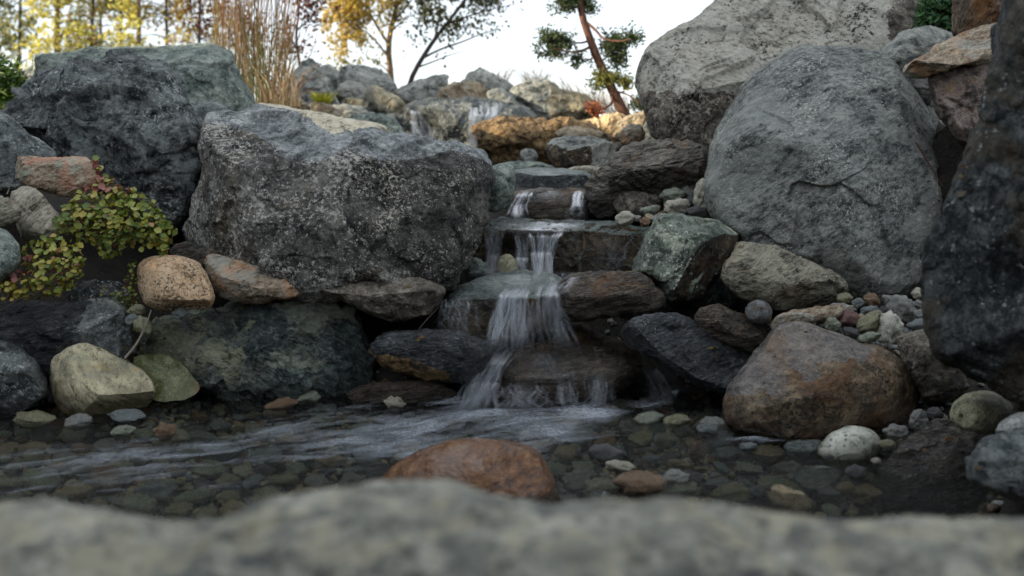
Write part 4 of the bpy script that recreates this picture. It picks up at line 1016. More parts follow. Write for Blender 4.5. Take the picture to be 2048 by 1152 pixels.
G1 = 'pebbles heaped between the rounded boulder and the rusty one'
G2 = 'pebbles beside the cascade under the overhanging rock'
G3 = 'small stones in the gaps at the left water edge'
G4 = 'stones along the lower right water edge'
PEB = [
 (0, 1690, 598, 30, 27, 3.10, 'p_olive', 'smooth olive-grey pebble at the right tip of the pale striped rock', G1, 10),
 (1, 1716, 607, 25, 24, 3.07, 'p_blue', 'blue-grey cracked pebble left of the orange angular one', G1, 0),
 (3, 1741, 601, 35, 33, 3.10, 'p_rust', 'orange-pink angular pebble at the top of the heap', G1, 0),
 (4, 1782, 602, 40, 30, 3.16, 'p_grey', 'grey pebble half behind the largest tan-grey stone of the heap', G1, 0),
 (5, 1806, 620, 66, 52, 3.08, 'p_grey', 'largest tan-grey stone at the upper right of the heap', G1, 35),
 (6, 1840, 588, 34, 28, 3.20, 'p_cream', 'pale yellow-green pebble under the rounded boulder by the leaning one', G1, 0),
 (7, 1838, 608, 28, 20, 3.14, 'p_grey', 'small grey pebble below the pale yellow-green one', G1, 0),
 (8, 1740, 622, 38, 26, 3.04, 'p_blue', 'bluish dark pebble under the orange-pink one', G1, 0),
 (9, 1698, 640, 40, 38, 2.98, 'p_maroon', 'round maroon pebble in the middle of the heap', G1, 0),
 (11, 1664, 650, 34, 30, 2.96, 'p_green', 'small grey-green pointed pebble left of the maroon one', G1, 0),
 (3, 1702, 666, 46, 24, 2.93, 'p_dark', 'dark brown pebble below the maroon one', G1, 20),
 (2, 1742, 648, 66, 44, 2.95, 'p_olive', 'green and tan striped oval pebble leaning on the spotted one', G1, -40),
 (5, 1781, 656, 52, 70, 2.92, 'p_spot', 'pale grey oval pebble with dark pits', G1, 15),
 (10, 1737, 675, 50, 22, 2.86, 'p_green', 'flat pale green pebble on the shoulder of the rusty boulder', G1, -8),
 (12, 1722, 634, 16, 15, 3.00, 'p_tan', 'tiny tan pebble right of the maroon one', G1, 0),
 (13, 1850, 628, 44, 30, 3.0, 'p_grey', 'grey pebble half hidden by the leaning boulder, upper of two', G1, -10),
 (14, 1838, 650, 52, 28, 2.94, 'p_blue', 'blue-grey long pebble half hidden by the leaning boulder, lower of two', G1, -5),
 (9, 1768, 622, 22, 18, 3.05, 'p_dark', 'tiny dark pebble beside the largest tan-grey stone', G1, 0),
 (8, 1660, 668, 20, 12, 2.93, 'p_cream', 'thin pale chip on top of the rusty boulder', G1, 0),
 (15, 1690, 622, 60, 26, 3.06, 'p_grey', 'grey flat pebble behind the maroon one', G1, 12),
 (4, 1860, 665, 30, 26, 2.9, 'p_dark', 'dark pebble under the two half hidden ones', G1, 0),
 (1, 1250, 438, 40, 34, 3.72, 'p_cream', 'white pebble with a brown wet base at the water edge', G2, 0),
 (2, 1274, 437, 18, 15, 3.74, 'p_grey', 'tiny grey pebble between the white one and the orange-tan one', G2, 0),
 (4, 1300, 421, 42, 24, 3.80, 'p_green', 'curved grey-green pebble above the orange-tan one', G2, -20),
 (6, 1300, 436, 26, 18, 3.72, 'p_tan', 'small tan pebble touching the green wedge rock', G2, 0),
 (7, 1289, 443, 24, 20, 3.68, 'p_rust', 'small orange-tan pebble at the water edge', G2, 0),
 (5, 1345, 390, 50, 34, 3.90, 'p_green', 'grey-green sloping pebble against the dark overhang', G2, -25),
 (8, 1355, 413, 54, 38, 3.78, 'p_cream', 'large cream pebble above the green wedge rock', G2, 5),
 (9, 1374, 386, 32, 24, 3.95, 'p_grey', 'grey pebble behind the large cream one', G2, 20),
 (10, 1389, 367, 34, 30, 3.98, 'p_tan', 'beige pitted pebble highest beside the rounded boulder', G2, 20),
 (11, 1403, 392, 38, 64, 3.82, 'p_cream', 'tall pale pebble squeezed against the rounded boulder', G2, 10),
 (12, 1380, 402, 20, 20, 3.85, 'p_dark', 'tiny black pebble between the large cream and the tall pale one', G2, 0),
 (13, 1393, 424, 46, 26, 3.72, 'p_dark', 'dark blue pebble below the tall pale one', G2, 0),
 (14, 1328, 428, 30, 16, 3.8, 'p_rust', 'flat reddish chip under the large cream pebble', G2, 0),
 (0, 1320, 437, 34, 22, 3.7, 'p_grey', 'grey pebble on the crest of the green wedge rock', G2, 0),
 (0, 274, 621, 38, 28, 3.03, 'p_olive', 'brown round pebble left of the orange granite stone', G3, 0),
 (1, 265, 640, 30, 26, 3.0, 'p_blue', 'blue-grey pebble below the brown round one', G3, 0),
 (2, 284, 652, 44, 34, 2.99, 'p_olive', 'olive speckled pebble standing behind the dry twig', G3, 70),
 (3, 358, 626, 34, 27, 3.02, 'p_blue', 'blue-grey chip under the orange granite stone', G3, 0),
 (7, 388, 623, 24, 16, 3.03, 'p_green', 'small green-grey chip right of the blue-grey one', G3, 0),
 (5, 444, 622, 28, 12, 3.1, 'p_dark', 'dark flat pebble under the brown slab', G3, 0),
 (6, 100, 790, 18, 40, 2.95, 'p_dark', 'dark upright pebble squeezed left of the olive beige stone', G3, 0),
 (9, 262, 700, 26, 22, 3.05, 'p_dark', 'dark pebble at the foot of the dry twig', G3, 0),
 (0, 98, 750, 18, 26, 3.05, 'p_cream', 'pale pebble in the gap left of the olive beige stone', G3, 0),
 (7, 1792, 862, 54, 34, 2.46, 'p_grey', 'lumpy grey stone right of the spotted pale stone', G4, -10),
 (11, 1836, 841, 40, 44, 2.48, 'p_grey', 'upright grey lumpy stone near the round dark tan one', G4, 20),
 (3, 1868, 828, 36, 30, 2.55, 'p_dark', 'dark stone wedged above the flat striped slab', G4, 0),
 (12, 1775, 888, 40, 20, 2.42, 'p_olive', 'small dark olive stone touching the spotted pale stone', G4, 0),
 (13, 1752, 922, 24, 16, 2.36, 'p_cream', 'small white lumpy stone below the spotted pale stone', G4, 0),
 (15, 1717, 948, 48, 38, 2.32, 'p_dark', 'dark angular stone right of the thin flat slab', G4, -15),
 (14, 1690, 975, 46, 26, 2.28, 'p_tan', 'tan stone under the dark angular stone', G4, 0),
 (1, 1660, 915, 20, 12, 2.42, 'p_dark', 'tiny black stone under the spotted pale stone', G4, 0),
]
for a in PEB:
    pebble_px(*a[:9], ang=a[9])

# stones standing in or under the water, placed where they lie on the stream bed
G5 = 'stones on the stream bed'
BED = [
 (0, 152, 838, 58, 34, 'p_grey', 'rounded grey stone breaking the water in front of the olive beige stone'),
 (3, 236, 860, 52, 22, 'p_green', 'green-topped stone breaking the water near the left'),
 (7, 325, 853, 48, 38, 'p_rust', 'pointed orange and white stone breaking the water'),
 (2, 246, 832, 82, 26, 'p_blue', 'flat dark green stone under the foot of the olive beige stone'),
 (1, 60, 835, 90, 30, 'p_olive', 'brown flat stone under water at the left edge'),
 (3, 785, 800, 52, 26, 'p_cream', 'small white pointed stone at the edge of the foam'),
 (15, 1222, 905, 84, 40, 'p_dark', 'dark green block standing out of the water right of the red-brown rock'),
 (5, 1245, 930, 70, 26, 'p_cream', 'pale cream stone behind the pinkish granite one'),
 (4, 1282, 962, 118, 56, 'p_rust', 'pinkish granite stone in the water near the foreground rock'),
 (6, 1355, 950, 60, 30, 'p_grey', 'grey stone right of the pinkish granite one'),
 (8, 1500, 890, 42, 22, 'p_blue', 'bluish pebble breaking the water at the foot of the rusty boulder'),
 (9, 1418, 855, 44, 24, 'p_blue', 'blue-grey stone under water left of the rusty boulder'),
 (10, 1355, 838, 60, 26, 'p_olive', 'ringed brown stone under water left of the rusty boulder'),
 (12, 1300, 835, 70, 24, 'p_green', 'green-grey stone under water below the right end of the cascade'),
 (13, 610, 790, 60, 26, 'p_green', 'green stone at the foot of the green-black boulder'),
 (14, 560, 805, 70, 24, 'p_rust', 'reddish flat stone under water by the green-black boulder'),
]
def bedstone(i, px, py, wpx, hpx, mat, label, k=None):
    c = W(px, py + hpx * 0.45, 0.0)
    s = c[1] / F
    sw, h = wpx * s, hpx * s * 1.1
    pebble(i, mat, (c[0], c[1] + sw * 0.3, h * 0.12), (sw, sw * 0.7, h), (0, R(random.uniform(-10, 10)), R(random.uniform(-15, 15))), label, G5, 'stone', 'stone')
taken = []
for a in BED:
    bedstone(*a); taken.append((a[1], a[2], a[3] * 0.5))
MARKS = [(200, 800, 'by the olive beige stone'), (520, 800, 'by the green-black boulder'), (850, 810, 'by the shiny black rock'),
         (1100, 850, 'below the falling water'), (1380, 850, 'by the rusty boulder'), (1560, 930, 'by the spotted pale stone'),
         (1300, 960, 'around the pinkish granite stone'), (960, 930, 'around the red-brown rock'), (100, 900, 'near the left edge of the pool'), (450, 930, 'in the left of the pool')]
CN = {'p_grey': 'grey', 'p_blue': 'blue-grey', 'p_tan': 'tan', 'p_olive': 'olive brown', 'p_rust': 'reddish', 'p_cream': 'pale', 'p_green': 'green-grey', 'p_dark': 'dark'}
cnt = 0
wts = ['p_grey'] * 5 + ['p_blue'] * 5 + ['p_olive'] * 6 + ['p_tan'] * 3 + ['p_rust'] * 2 + ['p_cream'] + ['p_green'] * 4 + ['p_dark'] * 4
py = 792.0
while py < 1030:
    px = -30 + random.uniform(0, 40)
    row = 17 + (py - 790) * 0.06
    while px < 1790:
        wpx = random.choice([38, 46, 54, 64, 78]) * random.uniform(0.8, 1.15) * (0.8 + (py - 790) / 400)
        x, y = px + wpx * 0.5, py + random.uniform(-5, 5)
        if not any(abs(x - t[0]) < t[2] * 0.8 and abs(y - t[1]) < t[2] * 0.4 for t in taken) and cnt < 296:
            m = random.choice(wts)
            if 1100 < x < 1700 and random.random() < 0.4: m = random.choice(['p_grey', 'p_blue', 'p_green', 'p_tan'])
            c = W(x, y, -0.04); s = c[1] / F
            if gheight(c[0], c[1]) < 0.0:
                sw = wpx * s
                hgt = sw * random.uniform(0.35, 0.6)
                pi = random.randrange(16); shp = ['rounded', 'oval', 'lumpy', 'angular'][pi % 4]
                szw = 'tiny' if sw < 0.04 else 'small' if sw < 0.055 else 'medium-sized' if sw < 0.07 else 'large'
                lab = '%s %s %s underwater stone %s' % (szw, shp, CN[m], min(MARKS, key=lambda q: (q[0] - x) ** 2 + 4 * (q[1] - y) ** 2)[2])
                zc = -0.064 + hgt * 0.35 + random.uniform(-0.004, 0.014) + (0.010 if x > 1150 else 0)
                pebble(pi, m, (c[0], c[1], zc), (sw, sw * random.uniform(0.6, 0.85), hgt),
                       (R(random.uniform(-12, 12)), R(random.uniform(-12, 12)), R(random.uniform(0, 180))), lab, G5, 'stone', 'stone')
                cnt += 1
        px += wpx * random.uniform(0.85, 1.15)
    py += row
# loose gravel between them: one mass
def gravel(name, spots, label, mats, sub=2):
    Vs, Fs, mi, off = [], [], [], 0
    base = []
    for k in range(5):
        me = pebble_mesh(300 + k, sub, ang=k % 2)
        v = np.zeros(len(me.vertices) * 3, np.float32); me.vertices.foreach_get('co', v)
        f = np.zeros(len(me.polygons) * 3, np.int32); me.polygons.foreach_get('vertices', f)
        base.append((v.reshape(-1, 3), f.reshape(-1, 3))); bpy.data.meshes.remove(me)
    for (x, y, z, s) in spots:
        v, f = base[random.randrange(5)]
        r = np.array(Matrix.Rotation(random.uniform(0, 6.28), 3, Vector((random.gauss(0, .3), random.gauss(0, .3), 1)).normalized()))
        Vs.append((v * np.array([s, s * 0.75, s * 0.55])) @ r.T + np.array([x, y, z])); Fs.append(f + off); off += len(v)
        mi += [random.randrange(len(mats))] * len(f)
    o = mesh(name, np.concatenate(Vs), np.concatenate(Fs), None, kind='stuff', label=label, cat='gravel')
    for m in mats: o.data.materials.append(M[m])
    o.data.polygons.foreach_set('material_index', np.array(mi, np.int32))
    return o
spots = []
for _ in range(5200):
    x, y = random.uniform(-1.75, 1.15), 1.75 + 1.5 * random.random()
    z = gheight(x, y)
    if z < 0.0: spots.append((x, y, z + 0.008, random.uniform(0.018, 0.046)))
gravel('gravel', spots, 'small mixed gravel covering the stream bed', ['p_grey', 'p_olive', 'p_blue', 'p_tan', 'p_dark', 'p_rust'])
spots = []
for (x0, x1, y0, y1, n) in [(0.85, 1.5, 2.75, 3.3, 420), (-1.45, -0.95, 2.95, 3.3, 260), (0.35, 0.85, 3.6, 4.05, 220), (0.98, 1.4, 2.55, 2.75, 60), (-0.6, 0.9, 3.0, 3.3, 160)]:
    for _ in range(n):
        x, y = random.uniform(x0, x1), random.uniform(y0, y1)
        spots.append((x, y, gheight(x, y) + 0.005, random.uniform(0.014, 0.034)))
gravel('bank_gravel', spots, 'small dark gravel filling the gaps between the bank rocks', ['p_dark', 'p_grey', 'p_olive', 'p_blue'])

# ------------------------------------------------------------------ water
def project(V):
    rel = V - CAM
    dd = rel @ np.array([0, cp, -sp])
    return 1024 + F * rel[:, 0] / dd, 576 - F * (rel @ np.array([0, sp, cp])) / dd
FOAM = [(740,870,360,70,.8),(250,930,360,70,.66),(1090,850,200,50,.85),(980,905,280,45,.55),(955,826,90,20,1.15),(1170,826,90,22,1.15),(1120,862,80,18,1.1),(940,828,110,26,1.0),(820,850,130,22,.9),(650,872,150,20,.85),(450,895,160,20,.7),(250,925,180,26,.55),(60,965,160,30,.5),
        (640,910,150,16,.7),(1165,818,75,24,1.1),(1125,858,90,20,1.05),(1040,832,80,22,.8),(830,908,60,12,.9),(1000,868,120,14,.6),
        (1285,803,60,12,.9),(520,786,34,5,.9),(1515,880,60,5,1.1),(900,800,60,22,.9),(1330,805,40,10,.7),(700,940,120,14,.5),(350,960,150,16,.4)]
xs = np.arange(-2.8, 2.3, 0.018); ys = np.arange(0.5, 3.55, 0.018)
X, Y = np.meshgrid(xs, ys)
V = np.c_[X.ravel(), Y.ravel(), np.zeros(X.size)]
qx, qy = project(V)
foam = np.zeros(len(V))
for (a, b, c, d, e) in FOAM:
    foam = np.maximum(foam, e * np.exp(-((qx - a) / c) ** 2 - ((qy - b) / d) ** 2))
th = math.atan2(-0.42, -0.85)
al = V[:, 0] * math.cos(th) + V[:, 1] * math.sin(th)
ac = -V[:, 0] * math.sin(th) + V[:, 1] * math.cos(th) + 0.10 * fbm(V[:, :3] * 1.3, 2)
rip = fbm(np.c_[ac * 9, al * 3.2, np.zeros(len(V))], 4)
V[:, 2] = rip * (0.0035 + 0.020 * np.clip(foam, 0, 1)) + fbm(np.c_[V[:, 0] * 16, V[:, 1] * 16, np.ones(len(V))], 3) * (0.0012 + 0.006 * np.clip(foam, 0, 1) + 0.03 * np.clip(foam - 0.9, 0, 1))
nx, ny = len(xs), len(ys)
a = (np.arange(ny - 1)[:, None] * nx + np.arange(nx - 1)).ravel()
Fc = np.stack([a, a + 1, a + nx + 1, a + nx], 1)
wat = mesh('water', V, Fc, M['pool'], kind='structure', label='shallow pool with silky white streaks drifting left')
at = wat.data.attributes.new('foam', 'FLOAT', 'POINT'); at.data.foreach_set('value', foam.astype(np.float32))
uvl = wat.data.uv_layers.new(name='UVMap')
uvl.data.foreach_set('uv', np.c_[ac, al][Fc.ravel()].astype(np.float32).ravel())

def fall(label, rows, dens=1.0, layers=1, cling=False, name='waterfall', group='strands of the waterfall', top=0.12, end=0.3, nu=22, nv=44, off=0.015, n=26, core=0.5, wide=(3, 11), sheet=0.4, spread=0.05):
    """rows: (left px, right px, py, depth or None) from lip to foot; a faint sheet carrying many thin rounded strands"""
    rg = np.random.default_rng(len(label) * 13 + int(rows[0][0]))
    T = np.linspace(0, 1, nv)
    tt = np.linspace(0, 1, len(rows))
    L = np.interp(T, tt, [r[0] for r in rows]); Rr = np.interp(T, tt, [r[1] for r in rows]); PY = np.interp(T, tt, [r[2] for r in rows])
    for arr in (L, Rr):
        for _ in range(5): arr[1:-1] = (arr[:-2] + 2 * arr[1:-1] + arr[2:]) / 4
    ys_, prev = [], None
    for r in rows:
        if r[3] is None:
            hs = [probe(r[0] + (r[1] - r[0]) * u, r[2]) for u in (0.15, 0.3, 0.5, 0.7, 0.85)]
            hs = [h[1] for h in hs if h is not None]
            y = (float(np.median(hs)) if hs else (prev or 3.5)) - off
        else: y = r[3]
        if prev is not None and not cling: y = min(y, prev - 0.004)
        prev = y; ys_.append(y)
    YY = np.interp(T, tt, ys_)
    for _ in range(4): YY[1:-1] = (YY[:-2] + 2 * YY[1:-1] + YY[2:]) / 4
    wdt = (Rr - L).max() / F * YY.mean(); hgt = max(PY[-1] - PY[0], 20) / F * YY.mean()
    fade = np.clip(T / max(top, 1e-3), 0, 1) * np.clip((1 - T) / max(end, 1e-3), 0, 1) ** 0.8
    Vs, Fs, De, UV, o0 = [], [], [], [], 0
    def grid(px, py_, D, de, u, v):
        nonlocal o0
        Vs.append(P(px.ravel(), py_.ravel(), D.ravel())); De.append(de.ravel()); UV.append(np.c_[u.ravel(), v.ravel()])
        h, k = px.shape
        a = (np.arange(h - 1)[:, None] * k + np.arange(k - 1)).ravel() + o0
        Fs.append(np.stack([a, a + 1, a + k + 1, a + k], 1)); o0 += h * k
    Ug, Tg = np.meshgrid(np.linspace(0, 1, nu), T)
    px = L[:, None] + (Rr - L)[:, None] * Ug; py_ = PY[:, None] + 0 * Ug
    if cling:
        D = np.zeros_like(px)
        for i in range(nv):
            for j in range(nu):
                h = probe(px[i, j], py_[i, j]); D[i, j] = h[1] if h is not None else YY[i]
        for _ in range(2):
            D[1:-1] = (D[:-2] + 2 * D[1:-1] + D[2:]) / 4; D[:, 1:-1] = (D[:, :-2] + 2 * D[:, 1:-1] + D[:, 2:]) / 4
        D = D - 0.012
    else:
        nz = pn(np.c_[(Ug * (Rr - L)[:, None] / 14).ravel(), (Tg * 2.0).ravel(), np.full(Ug.size, 1.7 + len(label))]).reshape(px.shape)
        D = YY[:, None] + nz * 0.02
    e = np.minimum(Ug, 1 - Ug) * 2
    wob = 1 + 0.9 * pn(np.c_[(Ug * 5).ravel(), (Tg * 2).ravel(), np.full(Ug.size, len(label) + 0.5)]).reshape(px.shape)
    de = np.clip(e, 0, 1) ** 1.2 * np.clip(wob, 0, 2) * (fade[:, None]) * dens * (1.0 if cling else sheet)
    grid(px, py_, D, de, Ug * wdt * 6 + len(label) * 0.37, Tg * hgt * 6)
    if not cling:
        cen = rg.random(2) * 0.6 + 0.2
        for k in range(n):
            u0 = rg.random() if rg.random() > core else float(np.clip(rg.choice(cen) + rg.normal() * 0.15, 0.02, 0.98))
            t0 = rg.uniform(0, 0.15) if rg.random() < 0.7 else rg.uniform(0.1, 0.4)
            t1 = 1 if rg.random() < 0.6 else rg.uniform(0.6, 1)
            ph = rg.uniform(0, 50)
            wn_ = pn(np.c_[T * 2.2, np.full(nv, ph), np.zeros(nv)])
            u = u0 + 0.55 * wn_ * T + 0.05 * pn(np.c_[T * 9, np.full(nv, ph), np.zeros(nv)]) + rg.normal() * 0.10 * T
            cx = L + (Rr - L) * u
            w_ = rg.uniform(*wide) * (0.6 + 0.8 * T) * 0.5
            px = cx[:, None] + w_[:, None] * np.array([-1, -0.5, 0, 0.5, 1]) * 1.25
            d0 = YY - rg.uniform(0.004, spread) * (0.2 + 0.8 * T)
            D = d0[:, None] + np.array([0.006, 0.002, 0, 0.002, 0.006])
            tf = np.clip((T - t0) / 0.12, 0, 1) * np.clip((t1 - T) / 0.2, 0, 1)
            amp = dens * rg.uniform(0.2, 1.0)
            tf = tf * np.clip(1 + 1.1 * pn(np.c_[T * 4.5, np.full(nv, ph + 9), np.ones(nv)]), 0.15, 1.6) * np.clip(1.15 - np.maximum(np.abs(u - 0.5) - 0.35, 0) * 3, 0.1, 1)
            de = (fade * tf)[:, None] * np.array([0, 0.6, 1.0, 0.6, 0]) * amp
            grid(px, PY[:, None] + 0 * px, D, de, ph + np.array([0, .04, .08, .12, .16]) + 0 * px, T[:, None] * hgt * 6 + 0 * px)
    V = np.concatenate(Vs); Fc = np.concatenate(Fs)
    o = mesh(name, V, Fc, M['fall'], loc=V[np.argmin(V[:, 2])], label=label, cat='waterfall', group=group)
    at = o.data.attributes.new('dens', 'FLOAT', 'POINT'); at.data.foreach_set('value', np.concatenate(De).astype(np.float32))
    uvl = o.data.uv_layers.new(name='UVMap'); uvl.data.foreach_set('uv', np.concatenate(UV)[Fc.ravel()].astype(np.float32).ravel())
    return o
FALLS = [
 ('left narrow strand of the blurred uppermost waterfall', [(824,844,203,None),(821,850,225,None),(819,868,250,None),(820,892,280,None)], dict(dens=0.9, end=0.1, n=12)),
 ('right wide veil of the blurred uppermost waterfall', [(930,1000,199,None),(930,1002,214,None),(932,998,234,None),(934,990,262,None)], dict(dens=0.6, end=0.4, n=16, sheet=0.3)),
 ('long thin strand of the uppermost waterfall reaching behind the big dark boulder', [(934,954,204,None),(933,952,240,None),(936,952,270,None),(936,956,300,None)], dict(dens=0.7, end=0.1, n=8)),
 ('short strand at the left end of the second step', [(1040,1066,380,None),(1034,1062,392,None),(1024,1054,412,None),(1012,1052,438,None)], dict(dens=0.9, end=0.12, top=0.1, n=12, sheet=0.5)),
 ('short strand at the right end of the second step', [(1148,1172,379,None),(1142,1170,394,None),(1136,1172,415,None),(1128,1178,438,None)], dict(dens=0.9, end=0.12, top=0.1, n=12, sheet=0.5)),
 ('thin sheet of water across the middle of the second step', [(1020,1180,380,None),(1020,1180,388,None),(1020,1180,404,None)], dict(dens=0.35, end=0.8, top=0.2, n=0, sheet=1)),
 ('brightest white strand in the middle of the main fall', [(1052,1140,452,None),(1060,1120,474,None),(1066,1106,510,None),(1068,1104,560,None)], dict(dens=1.5, end=0.12, top=0.2, n=34, wide=(2, 10), sheet=0.5)),
 ('left veil of the main fall beside the big dark boulder', [(960,1012,455,None),(966,1002,480,None),(968,996,515,None),(966,994,558,None)], dict(dens=0.8, end=0.15, n=14, sheet=0.4)),
 ('thin strand between the left veil and the brightest strand', [(1020,1062,460,None),(1028,1056,490,None),(1032,1056,520,None),(1034,1060,558,None)], dict(dens=0.75, end=0.15, n=9, sheet=0.3)),
 ('glassy brown sheet down the right half of the widest step', [(1125,1280,462,None),(1130,1270,490,None),(1140,1258,520,None),(1150,1250,548,None)], dict(dens=0.35, end=0.4, n=14, sheet=0.5)),
 ('left misty veil below the flat stepping slab', [(886,965,592,None),(884,962,612,None),(884,962,640,None),(886,970,675,None)], dict(dens=0.55, end=0.4, n=24, sheet=0.5, spread=0.1)),
 ('left silky band pouring from the lip of the flat stepping slab', [(1012,1066,570,None),(1002,1056,592,None),(986,1052,640,None),(972,1052,714,None)], dict(dens=0.95, end=0.3, top=0.28, n=64, wide=(2, 12), sheet=0.45, spread=0.10, core=0.35)),
 ('water running down the left shoulder of the domed stone into the pool', [(966,1052,684,None),(942,1022,725,None),(922,994,770,None),(898,976,828,None)], dict(dens=0.95, end=0.3, top=0.3, n=56, wide=(3, 14), sheet=0.6, spread=0.10, core=0.4)),
 ('right silky band pouring from the lip beside the brown layered rock', [(1078,1126,556,None),(1068,1124,590,None),(1070,1134,645,None),(1080,1166,712,None)], dict(dens=0.62, end=0.8, top=0.25, n=54, wide=(2, 12), sheet=0.45, spread=0.12, core=0.5)),
 ('thin strands between the two silky bands', [(1046,1088,592,None),(1036,1090,640,None),(1020,1096,708,None)], dict(dens=0.5, end=0.5, n=24, sheet=0.4, wide=(2, 12), spread=0.08)),
 ('short veil in front of the middle of the domed stone', [(1112,1152,752,None),(1116,1152,775,None),(1118,1160,822,None)], dict(dens=0.42, end=0.3, top=0.35, n=22, wide=(2, 9), sheet=0.5, core=0.2)),
 ('short veil over the right part of the domed stone', [(1168,1222,742,None),(1170,1222,775,None),(1164,1232,818,None)], dict(dens=0.5, end=0.3, top=0.35, n=30, wide=(2, 9), sheet=0.5, core=0.3)),
 ('small curved spout at the right end of the lowest step', [(1270,1316,735,None),(1282,1336,752,None),(1294,1348,778,None),(1300,1354,808,None)], dict(dens=0.8, end=0.15, n=18)),
 ('faint curtain in front of the left half of the domed stone', [(985,1115,760,None),(975,1118,785,None),(965,1125,826,None)], dict(dens=0.42, end=0.2, top=0.3, n=50, sheet=0.5)),
]
made = []
bpy.context.view_layer.update()
for lab, rows, kw in FALLS:
    made.append((lab, rows, kw))
FILMS = [
 ('thin film of water sliding over the top of the domed stone', [(985,1200,700,None),(965,1250,722,None),(965,1270,745,None),(975,1270,768,None)], dict(dens=0.30)),
 ('rippled sheet of water sliding over the widest step stone', [(968,1200,439,None),(962,1215,448,None),(960,1180,458,None),(985,1130,470,None)], dict(dens=0.75)),
 ('blurred sheet of water on the top step stone', [(1034,1178,338,None),(1030,1184,345,None),(1028,1184,352,None)], dict(dens=0.5)),
 ('sheet of water spreading over the flat stepping slab', [(985,1120,545,None),(930,1135,560,None),(905,1130,578,None),(900,1120,595,None)], dict(dens=0.32)),
 ('splashing water running onto the brown layered rock', [(1095,1160,540,None),(1085,1175,555,None),(1085,1150,575,None),(1085,1125,600,None)], dict(dens=0.7)),
]
for lab, rows, kw in FILMS: fall(lab, rows, cling=True, nu=30, nv=16, top=0.15, end=0.2, name='water_sheet', group='sheets of water on the steps', **kw)
for lab, rows, kw in made: fall(lab, rows, **kw)

# ------------------------------------------------------------------ plants
def tubes(lines, sides=6):
    """lines: list of (points Nx3, radii N)"""
    Vs, Fs, o = [], [], 0
    for pts, rad in lines:
        pts = np.asarray(pts, float); rad = np.asarray(rad, float) * np.ones(len(pts))
        tg = np.gradient(pts, axis=0); tg /= np.maximum(np.linalg.norm(tg, axis=1), 1e-9)[:, None]
        ref = np.array([0.13, 1.0, 0.07])
        u = np.cross(tg, ref); u /= np.linalg.norm(u, axis=1)[:, None]; v = np.cross(tg, u)
        a = np.arange(sides) / sides * 2 * math.pi
        ring = pts[:, None] + rad[:, None, None] * (np.cos(a)[None, :, None] * u[:, None] + np.sin(a)[None, :, None] * v[:, None])
        Vs.append(ring.reshape(-1, 3))
        k = len(pts)
        b = (np.arange(k - 1)[:, None] * sides); j = np.arange(sides)
        Fs.append(np.stack([b + j, b + (j + 1) % sides, b + sides + (j + 1) % sides, b + sides + j], -1).reshape(-1, 4) + o)
        o += k * sides
    return np.concatenate(Vs), np.concatenate(Fs)

def curve(pts, n=14, wob=0.0, seed=0):
    p = np.asarray(pts, float)
    for _ in range(2):
        q = [p[0]]
        for i in range(len(p) - 1):
            q += [p[i] * 0.75 + p[i + 1] * 0.25, p[i] * 0.25 + p[i + 1] * 0.75]
        q.append(p[-1]); p = np.array(q)
    d = np.r_[0, np.cumsum(np.linalg.norm(np.diff(p, axis=0), axis=1))]
    t = np.linspace(0, d[-1], n)
    o = np.stack([np.interp(t, d, p[:, i]) for i in range(3)], 1)
    if wob:
        o += np.c_[fbm(o * 4 + seed, 2), fbm(o * 4 + seed + 9, 2), fbm(o * 4 + seed + 20, 2)] * wob * np.linspace(0.2, 1, n)[:, None]
    return o

def pxline(pts, Y, dy=0.0):
    return [P(a, b, Y + dy * i) for i, (a, b) in enumerate(pts)]

def leafcloud(clusters, Y, size, n_per, cols, depth=0.5, gap=0.0, freq=3.0, elong=1.0, seed=0, clump=0, droop=0.0):
    """leaf-sized faces spread through ellipsoids given as (px, py, rx, ry[, weight[, colour set]])"""
    rg = np.random.default_rng(seed)
    Cn, Cl = [], []
    for c in clusters:
        px, py, rx, ry = c[:4]; wgt = c[4] if len(c) > 4 else 1.0; cs = c[5] if len(c) > 5 else 0
        s = Y / F
        k = int(n_per * wgt * rx * ry / 1000)
        g = rg.normal(size=(k, 3)); g /= np.linalg.norm(g, axis=1)[:, None]
        g *= rg.random(k)[:, None] ** 0.45
        c0 = P(px, py, Y)
        p = c0 + g * np.array([rx * s, max(rx * s * depth, 0.05), ry * s])
        if clump:
            kc = max(3, k // clump)
            idx = rg.integers(0, k, kc)
            cen = p[idx]
            p = cen[rg.integers(0, kc, k)] + rg.normal(size=(k, 3)) * size * 1.3
        if gap:
            m = fbm(p * freq + seed, 3) > gap - 0.35
            p = p[m]
        Cn.append(p)
        C_ = np.array(cols[cs] if isinstance(cols[0][0], (tuple, list)) else cols)
        i1 = rg.integers(0, len(C_), len(p)); i2 = rg.integers(0, len(C_), len(p)); f = rg.random(len(p))[:, None]
        Cl.append(np.minimum((C_[i1] * f + C_[i2] * (1 - f)) * rg.uniform(0.9, 1.6, (len(p), 1)), 0.75))
    p = np.concatenate(Cn); cl = np.concatenate(Cl); k = len(p)
    a = rg.normal(size=(k, 3)); a[:, 2] -= droop; a /= np.linalg.norm(a, axis=1)[:, None]
    b = np.cross(a, rg.normal(size=(k, 3))); b /= np.linalg.norm(b, axis=1)[:, None]
    sz = size * rg.uniform(0.6, 1.3, k)[:, None]
    nrm = np.cross(a, b) * sz * 0.18
    V = np.stack([p - a * sz * 0.5 * elong, p + b * sz * 0.33 + nrm, p + a * sz * 0.5 * elong, p - b * sz * 0.33 + nrm], 1).reshape(-1, 3)
    Fc = np.arange(4 * k).reshape(-1, 4)
    return V, Fc, np.repeat(np.c_[cl, np.ones(k)], 4, 0)

